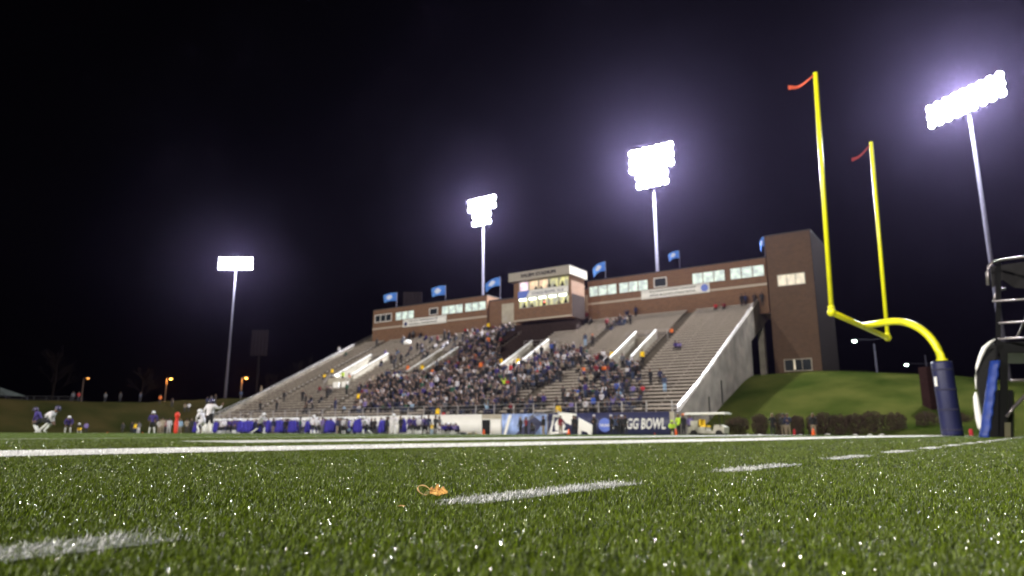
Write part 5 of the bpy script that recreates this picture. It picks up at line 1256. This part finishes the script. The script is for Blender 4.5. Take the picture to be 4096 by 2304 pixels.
for yc_, a, b, nm in cands:
    stnd = rn.random() < (.22 if 'packed' in nm else .3)
    s = seat_at(a, b, stnd)
    if not s: continue
    tp = rn.choice(pal); ps = rn.choice(['stand', 'stand_pockets', 'stand_folded']) if stnd else rn.choice(['sit', 'sit', 'sit_lean', 'sit_back', 'sit_clap'])
    rec = (ps, s[0], FIELDWARD+rn.uniform(-.4, .4), tp, rn.choice(['black', 'charcoal', 'denim', 'navy', 'black', 'black']), rn.random())
    if nind < left:
        nind += 1
        person(ps, s[0], rec[2], ('standing' if stnd else 'seated')+' spectator in '+tp+' top '+nm, tp, rec[4], None, 'cap' if rec[5] < .4 else 'hair', CLOTH[rn.choice(['white', 'black', 'charcoal', 'purple', 'black', 'navy'])] if rec[5] < .4 else None,
               rn.uniform(.93, 1.04), group=('standing' if stnd else 'seated')+' spectators in '+tp+' '+nm)
    else: crowd.append(rec)
# the remaining, smaller spectators: one mass
def crowd_mesh():
    names = list(CLOTH); low = {}
    for ps in ('stand', 'stand_pockets', 'stand_folded', 'sit', 'sit_lean', 'sit_back', 'sit_clap'):
        me = body_mesh('low', INFO[ps], 0)
        co_ = np.empty(len(me.vertices)*3, 'f'); me.vertices.foreach_get('co', co_)
        low[ps] = (co_.reshape(-1, 3), [tuple(p.vertices) for p in me.polygons], [p.material_index for p in me.polygons], INFO[ps]['hed']); bpy.data.meshes.remove(me)
    hc = np.array([v.co[:] for v in HAIR.vertices]); hf = [tuple(p.vertices) for p in HAIR.polygons]
    VV = []; FF = []; MM = []; n0 = 0; base = 4+len(M_hairs)
    for ps, loc, fa, tp, lg, q in crowd:
        c, f, m_, hd = low[ps]; r = fa-math.pi/2; Rm = np.array([[math.cos(r), -math.sin(r), 0], [math.sin(r), math.cos(r), 0], [0, 0, 1]])
        VV.append(c @ Rm.T+np.array(loc)); mp = [0, 1+names.index(tp), 1+names.index(lg), 1]
        FF += [tuple(i+n0 for i in t_) for t_ in f]; MM += [mp[k] for k in m_]; n0 += len(c)
        VV.append((hc+np.array([hd[0], hd[1]-.012, hd[2]+.02])) @ Rm.T+np.array(loc))
        hm = 1+names.index('white' if q < .10 else 'black' if q < .5 else 'brown' if q < .8 else 'charcoal')
        FF += [tuple(i+n0 for i in t_) for t_ in hf]; MM += [hm]*len(hf); n0 += len(hc)
    me = bpy.data.meshes.new('crowd'); me.from_pydata(np.concatenate(VV).tolist(), [], FF)
    me.materials.append(M_skin)
    for k in names: me.materials.append(CLOTH[k])
    me.polygons.foreach_set('material_index', MM); me.polygons.foreach_set('use_smooth', [True]*len(MM)); me.update()
    tag(link('crowd', me), 'the rest of the spectators packed in the upper middle rows', None, None, 'stuff')
print('people', NUM, 'crowd', len(crowd), 'cands', len(cands))
if crowd: crowd_mesh()
# white rolls and equipment in the stand
for px, py, w_, lb in ((1630, 1370, 1.6, 'white covered equipment high in the left rows'), (1597, 1505, 1.2, 'white bundle in the left rows beside the packed crowd')):
    a, b = deck_pt(px, py, .5); i = int(round((a-AF-XF-.4)/RD))
    o = MB().lathe([(.05, 0), (.42, .04), (.5, .35), (.42, .62), (.12, .75)], n=14, sy=w_).build('covered_equipment', M_white, None, True, P(AF+row_x(i)+.4, b, row_z(i)+.4), TH); tag(o, lb, 'equipment')
t = thing('stretcher_table', 'pair of white medical tables with a lit white lamp in the leftmost stair opening', 'table', P(*deck_pt(1362, 1545, .3), deck_z(deck_pt(1362, 1545, .3)[0])), TH)
MB().box(-.1, .1, .3, 1.5, .1, .95).build('table_cover', M_white, t); MB().box(-.1, .1, -1.5, -.3, .15, .95).build('table_cover', M_white, t)
MB().box(-.1, .1, .55, 1.1, 1.75, 1.98).build('lamp', emis('lit_white', (1, 1, .9), 2.5), t)
